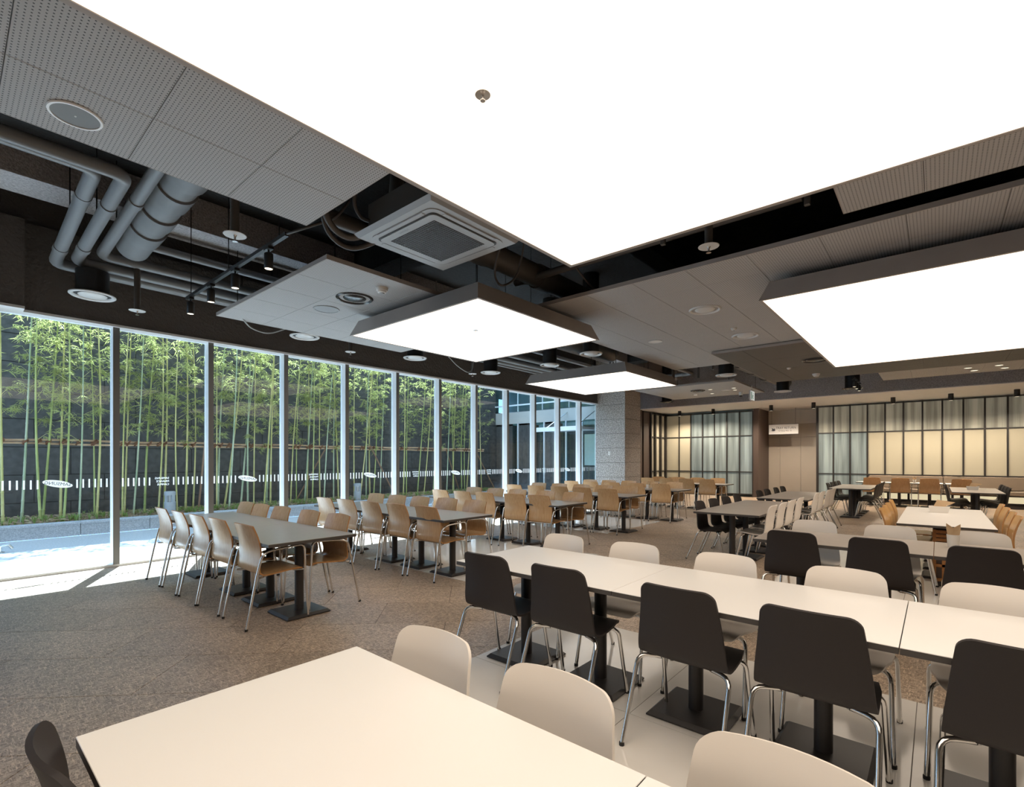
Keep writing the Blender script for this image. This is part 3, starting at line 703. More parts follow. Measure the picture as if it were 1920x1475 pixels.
# dome camera and exit sign
dc = empty('dome_camera', (15.3, 4.35, 3.398)); tag(dc, 'white dome camera under the pale far ceiling board', 'camera')
MB().lathe([(0.05, -0.10), (0.058, -0.06), (0.06, 0.0)], n=20).obj('housing', 'detector_white', dc, 40); MB().lathe([(0.01, -0.145), (0.035, -0.13), (0.045, -0.10)], n=20).obj('dome', 'diffuser_dark', dc, 40)
ex = empty('exit_sign', (14.35, 3.80, 3.02)); tag(ex, 'small hanging green and white exit sign by the far board', 'sign')
MB().box(-0.19, 0.19, -0.02, 0.02, 0, 0.26).obj('case', 'detector_white', ex)
MB().box(-0.18, 0.18, -0.0215, -0.0205, 0.012, 0.248).obj('face', 'exit_glow', ex)
man = MB()
def xz(mb, pts, y=-0.0225): n = len(pts); mb.add([(x, y, z) for x, z in pts], [tuple(range(n))])
xz(man, [(-0.03, 0.075), (0.03, 0.085), (0.05, 0.15), (0.0, 0.165), (-0.02, 0.12)]); xz(man, [(0.03, 0.085), (0.0, 0.03), (-0.03, 0.03), (-0.01, 0.08)]); xz(man, [(0.04, 0.09), (0.09, 0.05), (0.07, 0.035), (0.02, 0.075)])
xz(man, [(0.05, 0.15), (0.10, 0.12), (0.09, 0.105), (0.045, 0.13)]); xz(man, [(0.045+0.024*math.cos(a*PI/5), 0.195+0.024*math.sin(a*PI/5)) for a in range(10)])
xz(man, [(-0.15, 0.03), (-0.07, 0.03), (-0.07, 0.23), (-0.15, 0.23)])
man.obj('running_figure', 'exit_green', ex); MB().box(-0.10, 0.10, -0.03, 0.03, 0.26, 0.28).obj('bracket', 'detector_white', ex); MB().tube([(0, 0, 0.28), (0, 0, 0.40)], 0.012, 8).obj('stem', 'detector_white', ex)
# cylinder lights on the white soffit
for k, (x, y) in enumerate(((19.2, 7.75), (19.2, 6.45), (19.2, 4.45), (19.2, 3.15), (19.2, 1.03), (19.2, -0.30), (19.2, -1.65))):
    r = empty('cylinder_light', (x, y, 3.34)); tag(r, 'black cylinder light on the white soffit, %s from left' % ORD[k], 'light', 'black cylinder lights on the soffit')
    MB().lathe([(0.062, -0.20), (0.062, 0.0)], n=20, cap0=False).obj('body', 'track_black', r, 40); MB().lathe([(0.056, -0.196), (0.056, -0.19)], n=18).obj('lamp', 'downlight_glow', r)
    lamp(r, (0, 0, -0.21), 250, 2.75)

# ------------------------------------------------------------------ cassette air conditioner
ac = empty('air_conditioner', (2.93, 3.40, 3.40)); tag(ac, 'square grey four-way ceiling cassette air conditioner with mesh grille', 'air conditioner')
q = 0.525
pan = MB(); pan.frustum((-q+0.03, q-0.03, -q+0.03, q-0.03), (-q, q, -q, q), 0.0, 0.035); pan.obj('panel', 'unit_grey', ac)
MB().box(-q+0.09, q-0.09, -q+0.09, q-0.09, 0.035, 0.30).obj('body', 'duct_dark', ac)
def ringpoly(h, rr, n=5):
    p = []
    for (sx, sy, a0) in ((1, 1, 0), (-1, 1, PI/2), (-1, -1, PI), (1, -1, 1.5*PI)):
        for k in range(n+1): a = a0+k*PI/2/n; p.append((sx*(h-rr)+rr*math.cos(a), sy*(h-rr)+rr*math.sin(a)))
    return p
MB().prism(ringpoly(0.435, 0.09), -0.006, 0.0).obj('inner_frame', 'unit_grey', ac, 30)
MB().prism(ringpoly(0.385, 0.05), -0.010, -0.004).obj('slot_ring', 'unit_slot', ac)
MB().prism(ringpoly(0.372, 0.05), -0.016, -0.006).obj('centre_plate', 'unit_grey', ac, 30)
MB().box(-0.295, 0.295, -0.295, 0.295, -0.0175, -0.016).obj('intake', 'unit_slot', ac)
gr = MB()
for k in range(23):
    p = -0.286+k*0.026
    gr.box(p-0.0014, p+0.0014, -0.295, 0.295, -0.0215, -0.0175); gr.box(-0.295, 0.295, p-0.0014, p+0.0014, -0.0215, -0.0175)
gr.obj('grille', 'grille_metal', ac)['kind'] = 'stuff'
for rz in (0, PI/2, PI, 1.5*PI): bevel_box(-0.30, 0.30, 0.392, 0.432, -0.010, -0.005, 0.002).obj('louver', 'unit_grey', ac, rz=rz)
text_obj('lettering', 'SAMSUNG', 0.028, 'grille_metal', ac, (-0.335, 0.05, -0.0175), (0, -1, 0), (-1, 0, 0))

# ------------------------------------------------------------------ track light and services in the ceiling void
tk = empty('track_rail', (2.02, 4.38, 3.42)); tag(tk, 'black lighting track rail hanging left of the blue-grey ceiling board', 'track')
MB().box(-0.018, 0.018, 0, 2.70, 0, 0.034).obj('rail', 'track_black', tk)
for y in (0.15, 1.35, 2.55): MB().tube([(0, y, 0.03), (0, y, ZS-3.42)], 0.005, 6).obj('hanger_rod', 'track_black', tk)
MB().tube(catmull([(0, 0, 0.02), (0.02, -0.1, 0.02), (0.10, -0.25, 0.05), (0.25, -0.38, 0.14), (0.35, -0.45, 0.3)], 5), 0.012, 8).obj('feed_cable', 'cable_dark', tk, 60)
def spot(x, y, zt, label, grp):
    r = empty('track_spotlight', (x, y, zt)); tag(r, label, 'spotlight', grp)
    MB().box(-0.025, 0.025, -0.05, 0.05, -0.022, 0.0).obj('adapter', 'track_black', r); MB().tube([(0, 0, -0.02), (0, 0, -0.06)], 0.009, 8).obj('stem', 'track_black', r)
    MB().lathe([(0.036, -0.20), (0.04, -0.195), (0.04, -0.06), (0.03, -0.05)], n=20, cap0=False).obj('housing', 'track_black', r, 40)
    MB().lathe([(0.034, -0.197), (0.034, -0.19)], n=16).obj('lamp', 'spot_glow', r)
    lamp(r, (0, 0, -0.21), 25, 1.0, 0.4, r=0.025)
for k, y in enumerate((6.95, 6.25, 5.55, 4.75)): spot(2.02, y, 3.42, 'black track spotlight on the left rail, %s from the window' % ORD[k], 'spotlights on the left track')
tk2 = empty('track_rail', (14.6, 1.55, 3.42)); tag(tk2, 'short black lighting track far behind the right light panel', 'track')
MB().box(0, 1.3, -0.018, 0.018, 0, 0.034).obj('rail', 'track_black', tk2)
for x in (0.1, 1.2): MB().tube([(x, 0, 0.03), (x, 0, ZS-3.42)], 0.005, 6).obj('hanger_rod', 'track_black', tk2)
for k, x in enumerate((14.75, 15.2, 15.7)): spot(x, 1.55, 3.42, 'black track spotlight on the far short rail, %s from left' % ORD[k], 'spotlights on the far track')
def pipe(name, pts, r, mat, label, fil=0.12, n=14, collars=(), cat='pipe', hang=()):
    path = fillet(pts, fil, 5); p0 = Vector(pts[0]); root = empty(name, p0); tag(root, label, cat)
    MB().tube([p-p0 for p in path], r, n).obj('run', mat, root, 50)
    for (c, d) in collars:
        c = Vector(c)-p0; d = Vector(d).normalized()
        MB().tube([c-d*r*0.9, c+d*r*0.9], r*1.12, n).obj('collar', mat, root, 40)
    for h in hang:
        h = Vector(h)-p0; MB().tube([h, (h.x, h.y, ZS-p0.z)], 0.006, 6).obj('hanger_rod', 'track_black', root)
    return root
pipe('pipe', [(-2.5, 5.62, 4.02), (0.90, 5.62, 4.00), (0.90, 7.95, 3.77), (13.0, 7.95, 3.77)], 0.062, 'pipe_grey', 'leftmost insulated grey pipe bending towards the window wall', collars=(((0.90, 6.2, 3.945), (0, 1, -0.1)), ((0.90, 7.5, 3.815), (0, 1, -0.1))), hang=((0.9, 6.9, 3.9), (4.0, 7.95, 3.8)))
pipe('pipe', [(-2.5, 5.38, 3.92), (1.07, 5.38, 3.92), (1.07, 7.78, 3.80), (13.0, 7.78, 3.80)], 0.060, 'pipe_grey', 'second insulated grey pipe from the left above the window wall', collars=(((1.07, 6.1, 3.88), (0, 1, -0.05)), ((1.07, 7.3, 3.82), (0, 1, -0.05))), hang=((1.07, 6.6, 3.86), (4.2, 7.78, 3.82)))
pipe('pipe', [(1.27, 3.9, 4.10), (1.27, 7.60, 3.88), (13.0, 7.60, 3.88)], 0.058, 'pipe_grey', 'third insulated grey pipe beside the fat duct', collars=(((1.27, 6.0, 3.97), (0, 1, -0.06)),), hang=((1.27, 6.8, 3.93), (4.4, 7.6, 3.9)))
pipe('pipe', [(1.30, 7.98, 3.74), (13.0, 7.98, 3.68)], 0.032, 'pipe_grey', 'thin grey pipe running below the insulated pipes', hang=((3.0, 7.98, 3.74), (6.0, 7.98, 3.7)))
pipe('pipe', [(1.45, 7.42, 4.08), (13.0, 7.42, 4.05)], 0.05, 'pipe_grey', 'upper grey pipe running along the dark beam', hang=((3.2, 7.42, 4.1),))
pipe('pipe', [(0.8, 4.85, 4.02), (2.0, 4.85, 4.02), (3.6, 4.85, 4.02)], 0.055, 'duct_grey', 'grey pipe running behind the top left ceiling board', hang=((2.0, 4.85, 4.0),))
pipe('duct', [(1.52, 3.8, 4.12), (1.52, 5.6, 4.12), (1.52, 7.3, 3.98)], 0.17, 'duct_grey', 'fat ribbed round duct among the pipes at left', fil=0.4, n=28, cat='duct',
     collars=tuple(((1.52, y, z), (0, 1, -0.04)) for y, z in ((4.6, 4.12), (5.2, 4.12), (5.75, 4.105), (6.3, 4.065), (6.75, 4.03))), hang=((1.52, 5.0, 4.2),))
pipe('duct', [(3.2, 3.95, 3.82), (8.2, 3.95, 3.82)], 0.14, 'duct_dark', 'brown round duct above the middle light panel', n=24, cat='duct', collars=tuple(((x, 3.95, 3.82), (1, 0, 0)) for x in (4.0, 5.2, 6.4)), hang=((4.5, 3.95, 3.9),))
pipe('duct', [(10.9, 3.55, 3.72), (16.6, 3.45, 3.72)], 0.16, 'duct_dark', 'brown round duct beside the dark ceiling board', n=24, cat='duct', collars=tuple(((x, 3.5, 3.72), (1, 0, 0)) for x in (12.2, 13.4, 14.6)), hang=((12.8, 3.5, 3.8),))
pipe('duct', [(7.0, 5.9, 3.95), (10.5, 5.9, 3.95)], 0.19, 'duct_grey', 'fat grey duct above the small bright panel', n=24, cat='duct', collars=tuple(((x, 5.9, 3.95), (1, 0, 0)) for x in (7.8, 8.6, 9.4)), hang=((8.2, 5.9, 4.0),))
pipe('pipe', [(7.2, 3.6, 3.75), (7.2, 7.5, 3.75)], 0.03, 'duct_grey', 'thin cross pipe above the gap before the small bright panel', hang=((7.2, 5.2, 3.75),))
pipe('pipe', [(4.95, 0.9, 3.75), (4.95, 4.2, 3.75)], 0.045, 'duct_dark', 'dark pipe in the gap beside the huge light panel', hang=((4.95, 2.2, 3.75),))
pipe('pipe', [(11.2, 4.9, 3.7), (13.0, 4.9, 3.7), (13.0, 6.6, 3.7)], 0.05, 'duct_grey', 'grey pipe above the pale far board', hang=((12.0, 4.9, 3.7),))
pipe('pipe', [(2.25, 4.15, 3.62), (2.95, 4.10, 3.62), (3.0, 4.1, 4.3)], 0.07, 'duct_dark', 'short dark pipe beside the cassette unit', hang=())
def cable(pts, r, mat, label, m=8):
    p0 = Vector(pts[0]); root = empty('cable', p0); tag(root, label, 'cable')
    MB().tube([p-p0 for p in catmull(pts, m)], r, 8).obj('cable_run', mat, root, 60)
cable([(2.10, 3.85, 4.3), (2.12, 3.95, 3.75), (2.22, 4.05, 3.45), (2.45, 4.05, 3.36), (2.62, 3.85, 3.44), (2.62, 3.7, 3.55)], 0.022, 'cable_dark', 'dark flexible hose looping to the cassette unit')
cable([(2.05, 3.75, 4.3), (2.10, 3.9, 3.85), (2.18, 3.98, 3.52), (2.40, 3.98, 3.42), (2.60, 3.75, 3.52)], 0.03, 'duct_dark', 'thicker ribbed hose behind the cassette unit loop')
cable([(2.15, 3.2, 4.4), (2.35, 3.35, 4.0), (2.32, 3.75, 3.72), (2.42, 3.85, 3.58), (2.55, 3.8, 3.55)], 0.018, 'cable_dark', 'thin curled conduit above the cassette unit')
cable([(3.75, 3.2, 4.1), (3.78, 3.42, 3.62), (3.90, 3.60, 3.42), (4.12, 3.68, 3.38), (4.28, 3.60, 3.55), (4.2, 3.4, 4.0)], 0.012, 'cable_dark', 'dark cable loop above the middle light panel corner')
cable([(3.9, 2.9, 4.2), (4.4, 3.05, 3.75), (5.0, 3.15, 3.55), (5.6, 3.2, 3.48)], 0.012, 'cable_dark', 'long sagging dark cable behind the huge panel corner')
cable([(2.75, 7.35, 3.42), (2.95, 7.50, 3.33), (3.2, 7.53, 3.31), (3.45, 7.48, 3.42)], 0.010, 'cable_grey', 'grey cable sagging below the blue-grey ceiling board')
cable([(5.9, 6.9, ZS-0.03), (6.0, 6.9, 3.60), (6.45, 7.1, 3.36), (6.9, 7.25, 3.24), (7.3, 7.45, 3.28), (7.55, 7.6, 3.55), (7.6, 7.6, ZS-0.05)], 0.010, 'cable_grey', 'grey cable hanging in a loop before the window wall')
for k, (x, y) in enumerate(((4.55, 2.0), (4.6, 0.8), (12.2, 6.9), (11.6, 3.9), (12.6, 4.6), (7.4, 5.2))):
    r = empty('hanger_strut', (x, y, 3.5)); tag(r, 'dark steel strut in the ceiling void, %s' % ('beside the largest board', 'beside the perforated strip', 'beside the column', 'near the brown duct', 'above the pale board', 'above the small bright panel')[k], 'strut')
    MB().box(-0.02, 0.02, -0.02, 0.02, 0, ZS-3.5).obj('upright', 'duct_dark', r); MB().tube([(0, 0, 0.1), (0.35, 0.1, 0.7)], 0.018, 8).obj('brace', 'duct_dark', r)

# ------------------------------------------------------------------ chairs
def resample(pts, n, r_top, r_front):
    c = catmull(pts, 10); d = [0]
    for a, b in zip(c[:-1], c[1:]): d.append(d[-1]+(b-a).length)
    out = []; Lt = d[-1]; q = 6
    S = [r_front*(1-math.cos(PI/2*i/q)) for i in range(q)]
    m = n-2*q; S += [r_front+(Lt-r_front-r_top)*i/(m-1) for i in range(m)]
    S += [Lt-r_top*(1-math.cos(PI/2*i/q)) for i in range(q-1, -1, -1)]
    for s in S:
        k = 0
        while k < len(d)-2 and d[k+1] < s: k += 1
        t = (s-d[k])/max(1e-9, d[k+1]-d[k]); out.append((c[k]*(1-t)+c[k+1]*t, s))
    return out, Lt
def seat_shell(prof, hw, bow, th, r_top, r_front, n=30, m=9, arch=0.0):
    """prof: (x,z) from seat front to back top; hw(f), bow(f): half width and forward bow by fraction of length"""
    n += 6; rows, Lt = resample([(x, 0, z) for x, z in prof], n, r_top, r_front)
    top = []; bot = []
    for i, (p, s) in enumerate(rows):
        a = next((r[0] for r in reversed(rows[:i]) if (r[0]-p).length > 0.006), rows[0][0]); b = next((r[0] for r in rows[i+1:] if (r[0]-p).length > 0.006), rows[-1][0])
        d = (b-a).normalized(); nrm = Vector((d.z, 0, -d.x))
        f = s/Lt; w = hw(f); w0 = w; dt = Lt-s
        if dt < r_top: w -= r_top-math.sqrt(max(0, r_top**2-(r_top-dt)**2))
        if s < r_front: w -= r_front-math.sqrt(max(0, r_front**2-(r_front-s)**2))
        for j in range(m):
            t = -1+2*j/(m-1); e = (t*w/w0)**2; q = p+Vector((bow(f)*e, t*w, -arch*e*max(0, (f-0.8)/0.2)))
            top.append(q+nrm*th/2); bot.append(q-nrm*th/2)
    mb = MB(); N = n*m; fs = []
    for i in range(n-1):
        for j in range(m-1):
            a, b, c, d = i*m+j, i*m+j+1, (i+1)*m+j+1, (i+1)*m+j
            fs.append((a, b, c, d)); fs.append((N+d, N+c, N+b, N+a))
    mb.add(top+bot, fs); mb.cur = 1
    rim = [j for j in range(m)]+[i*m+m-1 for i in range(1, n)]+[(n-1)*m+j for j in range(m-2, -1, -1)]+[i*m for i in range(n-2, 0, -1)]
    for k in range(len(rim)):
        a, b = rim[k], rim[(k+1) % len(rim)]; mb.f.append((b, a, N+a, N+b)); mb.mi.append(1)
    return mb
def lerp(tab):
    def f(x):
        for (a, u), (b, v) in zip(tab[:-1], tab[1:]):
            if x <= b: return u+(v-u)*(x-a)/(b-a)
        return tab[-1][1]
    return f
def wood_chair(mat='plywood', arms=True):
    r = empty('armchair' if arms else 'plywood_chair')
    prof = [(0.190, 0.436), (0.160, 0.452), (0.06, 0.450), (-0.06, 0.440), (-0.15, 0.436), (-0.198, 0.452), (-0.214, 0.50), (-0.206, 0.58), (-0.208, 0.67), (-0.230, 0.77), (-0.268, 0.872)]
    mb = seat_shell(prof, lerp([(0, 0.225), (0.3, 0.234), (0.5, 0.236), (0.72, 0.230), (1, 0.204)]), lerp([(0, 0), (0.4, 0.0), (0.55, 0.014), (1, 0.024)]), 0.012, 0.008, 0.02, arch=0.010)
    mb.obj('seat_shell', [mat, 'plywood_edge'], r, 35)
    for s in (-1, 1):
        y = s*0.250
        if not arms:
            for pts in ([(0.10, s*0.12, 0.424), (0.16, s*0.215, 0.424), (0.235, s*0.232, 0.0)], [(-0.09, s*0.12, 0.420), (-0.15, s*0.215, 0.420), (-0.29, s*0.232, 0.0)]):
                lg = MB().tube(fillet(pts, 0.05, 4), 0.0105, 8).obj('leg', 'chrome', r, 60)
                MB().lathe([(0.0125, 0.0), (0.0125, 0.018)], (pts[-1][0], pts[-1][1], 0.0), 8).obj('foot_cap', 'rubber', lg, 40)
            continue
        pts = [(-0.318, s*0.258, 0.0), (-0.225, y, 0.47), (-0.185, s*0.26, 0.625), (-0.10, s*0.262, 0.652), (0.180, s*0.262, 0.668), (0.190, s*0.252, 0.45), (0.215, s*0.260, 0.0)]
        MB().tube(fillet(pts, 0.05, 4), 0.0105, 8).obj('side_frame', 'chrome', r, 60)
        for p in (pts[0], pts[-1]): MB().lathe([(0.0125, 0.0), (0.0125, 0.018)], (p[0], p[1], 0.0), 8).obj('foot_cap', 'rubber', r, 40)
    for x, z in ((-0.13, 0.424), (0.11, 0.437)): MB().tube([(x-(0.075 if x < 0 else -0.08), -0.250, z), (x, -0.20, z), (x, 0.20, z), (x-(0.075 if x < 0 else -0.08), 0.250, z)], 0.009, 8).obj('seat_rail', 'chrome', r, 60)
    return r
def shell_chair(mat):
    r = empty('shell_chair')
    prof = [(0.182, 0.405), (0.172, 0.43), (0.13, 0.446), (0.04, 0.440), (-0.06, 0.428), (-0.14, 0.428), (-0.190, 0.448), (-0.212, 0.50), (-0.224, 0.58), (-0.238, 0.67), (-0.255, 0.75), (-0.276, 0.820)]
    mb = seat_shell(prof, lerp([(0, 0.19), (0.2, 0.222), (0.5, 0.226), (0.62, 0.218), (1, 0.182)]), lerp([(0, 0.0), (0.18, 0.0), (0.30, 0.004), (0.38, 0.009), (0.46, 0.017), (0.54, 0.026), (0.64, 0.034), (0.8, 0.040), (1, 0.042)]), 0.013, 0.048, 0.05, n=34, arch=0.006)
    mb.obj('seat_shell', [mat, mat], r, 40)
    MB().box(-0.12, 0.10, -0.15, 0.15, 0.408, 0.424).obj('under_bracket', 'rubber', r)
    for sx, sy in ((1, 1), (1, -1), (-1, 1), (-1, -1)):
        if sx > 0: pts = [(0.06, sy*0.12, 0.412), (0.105, sy*0.222, 0.412), (0.190, sy*0.236, 0.0)]
        else: pts = [(-0.10, sy*0.12, 0.408), (-0.165, sy*0.232, 0.412), (-0.335, sy*0.236, 0.0)]
        lg = MB().tube(fillet(pts, 0.05, 4), 0.0115, 8).obj('leg', 'chrome', r, 60)
        MB().lathe([(0.0135, 0.0), (0.0135, 0.016)], (pts[-1][0], pts[-1][1], 0.0), 8).obj('foot_cap', 'rubber', lg, 40)
        MB().tube([(pts[0][0], pts[0][1]+sy*0.01, 0.412), (pts[0][0]+0.012*sx, pts[0][1]+sy*0.045, 0.412)], 0.019, 8).obj('clamp', 'rubber', lg, 40)
    return r
PROTO = {'wood': wood_chair(), 'orange': wood_chair('orange_plywood', False), 'black': shell_chair('black_shell'), 'white': shell_chair('white_shell')}
USED = set()
def place_chair(kind, bx, by, face, label, group):
    """bx,by: plan position of the top of the back; face: facing angle"""
    o = PROTO[kind]
    if kind in USED: o = copy_tree(o)
    USED.add(kind)
    a = face+random.uniform(-0.025, 0.025); off = 0.272
    o.location = (bx+off*math.cos(face), by+off*math.sin(face), 0.0022); o.rotation_euler = (0, 0, a)
    tag(o, label, 'chair', group)

# ------------------------------------------------------------------ tables
def table(x0, x1, y0, y1, top, label, group, along='y', H=0.722, n_ped=2, peds=None, dirty=None):
    cx, cy = (x0+x1)/2, (y0+y1)/2; hx, hy = (x1-x0)/2, (y1-y0)/2
    r = empty('pedestal_table', (cx, cy, 0.0022)); tag(r, label, 'table', group); H -= 0.0022
    g = 0.002; t = 0.028
    MB().box(-hx+g, hx-g, -hy+g, hy-g, H-t, H-0.0035).obj('edge_band', 'dark_edge', r)
    bevel_box(-hx+g-0.0004, hx-g+0.0004, -hy+g-0.0004, hy-g+0.0004, H-0.0042, H, 0.0012).obj('tabletop', top, r)
    Ln = hy if along == 'y' else hx
    for p in (peds or (-Ln*0.5, Ln*0.5)):
        px, py = (0, p) if along == 'y' else (p, 0)
        b = MB(); s, e = 0.205, 0.185
        b.box(px-s, px+s, py-s, py+s, 0.004, 0.012); b.frustum((px-s, px+s, py-s, py+s), (px-e, px+e, py-e, py+e), 0.012, 0.03)
        bo = b.obj('base_plate', 'pedestal_black', r)
        for sx in (-1, 1):
            for sy in (-1, 1): MB().lathe([(0.014, 0.0), (0.014, 0.006)], (px+sx*0.17, py+sy*0.17, 0), 8).obj('glide', 'rubber', bo)
        MB().lathe([(0.040, 0.03), (0.040, H-t-0.008)], (px, py, 0), 20).obj('column', 'pedestal_black', r, 40)
        MB().box(px-0.16, px+0.16, py-0.16, py+0.16, H-t-0.009, H-t-0.001).obj('mounting_plate', 'pedestal_black', r)
    return r
rows = [(1.80, 4.24), (3.85, 4.36), (6.20, 4.40), (8.48, 4.42), (10.84, 4.42), (14.20, 4.46)]
MEAS = [   # plan position of each chair back, left and right side of each row, counted from the room end
    ([(1.72, 4.62), (1.71, 5.24), (1.69, 5.76), (1.68, 6.32), (1.67, 6.90)], [(2.73, 4.68), (2.72, 5.26), (2.71, 5.92), (2.69, 6.44), (2.69, 6.90)]),
    ([(3.80, 4.67), (3.78, 5.24), (3.74, 5.78), (3.73, 6.37), (3.70, 6.90)], [(4.86, 4.82), (4.86, 5.39), (4.80, 5.93), (4.75, 6.43), (4.75, 7.00)]),
    ([(6.14, 4.76), (6.10, 5.25), (6.08, 5.90), (6.04, 6.41), (6.04, 7.0)], [(7.12, 4.71), (7.12, 5.31), (7.11, 5.95), (7.10, 6.50), (7.10, 7.08)]),
    ([(8.40, 4.84), (8.40, 5.42), (8.38, 5.96), (8.36, 6.57), (8.36, 7.18)], [(9.45, 4.88), (9.44, 5.46), (9.43, 6.04), (9.43, 6.63), (9.42, 7.22)]),
    ([(10.76, 4.80), (10.75, 5.42), (10.74, 6.05), (10.74, 6.66), (10.73, 7.24)], [(11.82, 4.88), (11.80, 5.50), (11.79, 6.10), (11.78, 6.68), (11.78, 7.26)]),
    ([(14.10, 4.92), (14.10, 5.52), (14.09, 6.12), (14.08, 6.70)], [(15.14, 4.94), (15.14, 5.54), (15.13, 6.14), (15.13, 6.78)])]
for k, (x, y) in enumerate(rows):
    nm = ORD[k]
    table(x, x+0.83, y, y+1.24, 'grey_laminate', 'grey-topped table in %s wooden-chair row from left, room-side half' % nm, 'grey tables in wooden-chair rows')
    if k < 5: table(x, x+0.83, y+1.24, y+3.06, 'grey_laminate', 'grey-topped table in %s wooden-chair row from left, window-side half' % nm, 'grey tables in wooden-chair rows', peds=(-0.62, 0.55))
    else: table(x, x+0.83, y+1.24, y+2.48, 'grey_laminate', 'grey-topped table in %s wooden-chair row from left, window-side half' % nm, 'grey tables in wooden-chair rows')
    n = 5 if k < 5 else 4
    for j in range(n):
        lx, ly = MEAS[k][0][j]; rx, ry = MEAS[k][1][j]
        place_chair('wood', min(lx, x-0.05), ly, 0.0, 'plywood armchair, left side of %s wooden-chair row, %s from room end' % (nm, ORD[j]), 'plywood armchairs at the grey tables')
        place_chair('wood', max(rx, x+0.87), ry, PI, 'plywood armchair, right side of %s wooden-chair row, %s from room end' % (nm, ORD[j]), 'plywood armchairs at the grey tables')
# white table in the foreground (runs along the window direction)
WN = ('the foreground white table', 'the middle white row', 'the grey row with napkin cup')
for k in range(3):
    table(0.23, 1.05, 1.69-1.19*(k+1), 1.69-1.19*k, 'white_laminate', ('nearest white-topped table filling the bottom of the picture', 'white-topped table beside the nearest one at the bottom edge', 'white-topped foreground table furthest right, mostly out of view')[k], 'white tables in the foreground')
for j, y in enumerate((1.345, 0.82, 0.24)):
    place_chair('white', 1.185, y, PI, 'white shell chair at the foreground table, %s from its corner' % ORD[j], 'white shell chairs')
place_chair('black', 0.13, 1.46, 0.0, 'dark shell chair cut off at the bottom left corner', 'dark shell chairs')
for k in range(4):
    table(2.39, 3.21, 2.58-1.235*(k+1), 2.58-1.235*k, 'white_laminate', 'white-topped table of the middle white row, %s from its left end' % ORD[k], 'white tables of the middle row')
for j, y in enumerate((2.26, 1.68, 0.96, 0.40, -0.24)):
    place_chair('black', 2.30, y, 0.0, 'dark shell chair at the middle white row, %s from its left end' % ORD[j], 'dark shell chairs')
for j, y in enumerate((2.30, 1.67, 1.04, 0.39, -0.20)):
    place_chair('white', 3.36, y, PI, 'white shell chair behind the middle white row, %s from its left end' % ORD[j], 'white shell chairs')
for k in range(3):
    table(4.82, 5.64, 1.27-1.25*(k+1), 1.27-1.25*k, 'taupe_laminate', 'taupe-topped table of the row with the napkin cup, %s from left' % ORD[k], 'taupe tables')
for j, y in enumerate((0.95, 0.35, -0.25, -0.86)):
    place_chair('black', 4.74, y, 0.0, 'dark shell chair at the taupe napkin-cup row, %s from left' % ORD[j], 'dark shell chairs')
    place_chair('white', 5.77, y-0.02, PI, 'white shell chair behind the taupe napkin-cup row, %s from left' % ORD[j], 'white shell chairs')
for g, (x0, xs) in enumerate(((6.79, (7.30, 7.88, 8.48, 9.08)), (9.93, (10.50, 11.10, 11.85, 12.45)))):
    nm = ('nearer', 'farther')[g]
    for k in range(2):
        table(x0+1.245*k, x0+1.245*(k+1), 1.71, 2.55, 'taupe_laminate', 'taupe table between dark and white chairs, %s pair, %s half' % (nm, ('near', 'far')[k]), 'taupe tables', along='x')
    for j, x in enumerate(xs):
        place_chair('black', x, 2.69, -PI/2, 'dark shell chair on the left of the %s taupe pair, %s from front' % (nm, ORD[j]), 'dark shell chairs')
        place_chair('white', x+0.04, 1.64, PI/2, 'white shell chair on the right of the %s taupe pair, %s from front' % (nm, ORD[j]), 'white shell chairs')
for k in range(2):
    table(7.03+1.26*k, 7.03+1.26*(k+1), -0.47, 0.35, 'white_laminate', 'white-topped table with orange chairs above the wooden cabinet, %s half' % ('near', 'far')[k], 'white tables with orange chairs', along='x', peds=(0.30,) if k == 0 else None)
for j, x in enumerate((7.10, 7.55, 8.0, 8.62)): place_chair('orange', x, 0.51, -PI/2, 'orange plywood chair left of the white cabinet table, %s from front' % ORD[j], 'orange plywood chairs')
for j, x in enumerate((6.98, 7.48, 8.12, 8.70)): place_chair('orange', x, -0.64, PI/2, 'orange plywood chair right of the white cabinet table, %s from front' % ORD[j], 'orange plywood chairs')
for g, (y0, y1) in enumerate(((1.20, 2.05), (-1.08, -0.24))):
    nm = ('left', 'right')[g]
    for k in range(2): table(14.40+1.245*k, 14.40+1.245*(k+1), y0, y1, 'taupe_laminate', 'far taupe table among dark chairs, %s pair, %s half' % (nm, ('near', 'far')[k]), 'taupe tables', along='x')
    for j in range(4):
        x = 14.95+0.6*j
        place_chair('black', x, y1+0.12, -PI/2, 'dark shell chair left of the far %s taupe pair, %s from front' % (nm, ORD[j]), 'dark shell chairs')
        place_chair('black', x, y0-0.12, PI/2, 'dark shell chair right of the far %s taupe pair, %s from front' % (nm, ORD[j]), 'dark shell chairs')
for k in range(2): table(18.85, 19.60, 1.95-1.42*(k+1), 1.95-1.42*k, 'white_laminate', 'white-topped table along the far bench, %s half' % ('left', 'right')[k], 'white tables at the bench')
for j, y in enumerate((1.52, 0.84, 0.17, -0.52)): place_chair('wood', 18.71, y, 0.0, 'plywood armchair at the far bench table, %s from left' % ORD[j], 'plywood armchairs at the bench')

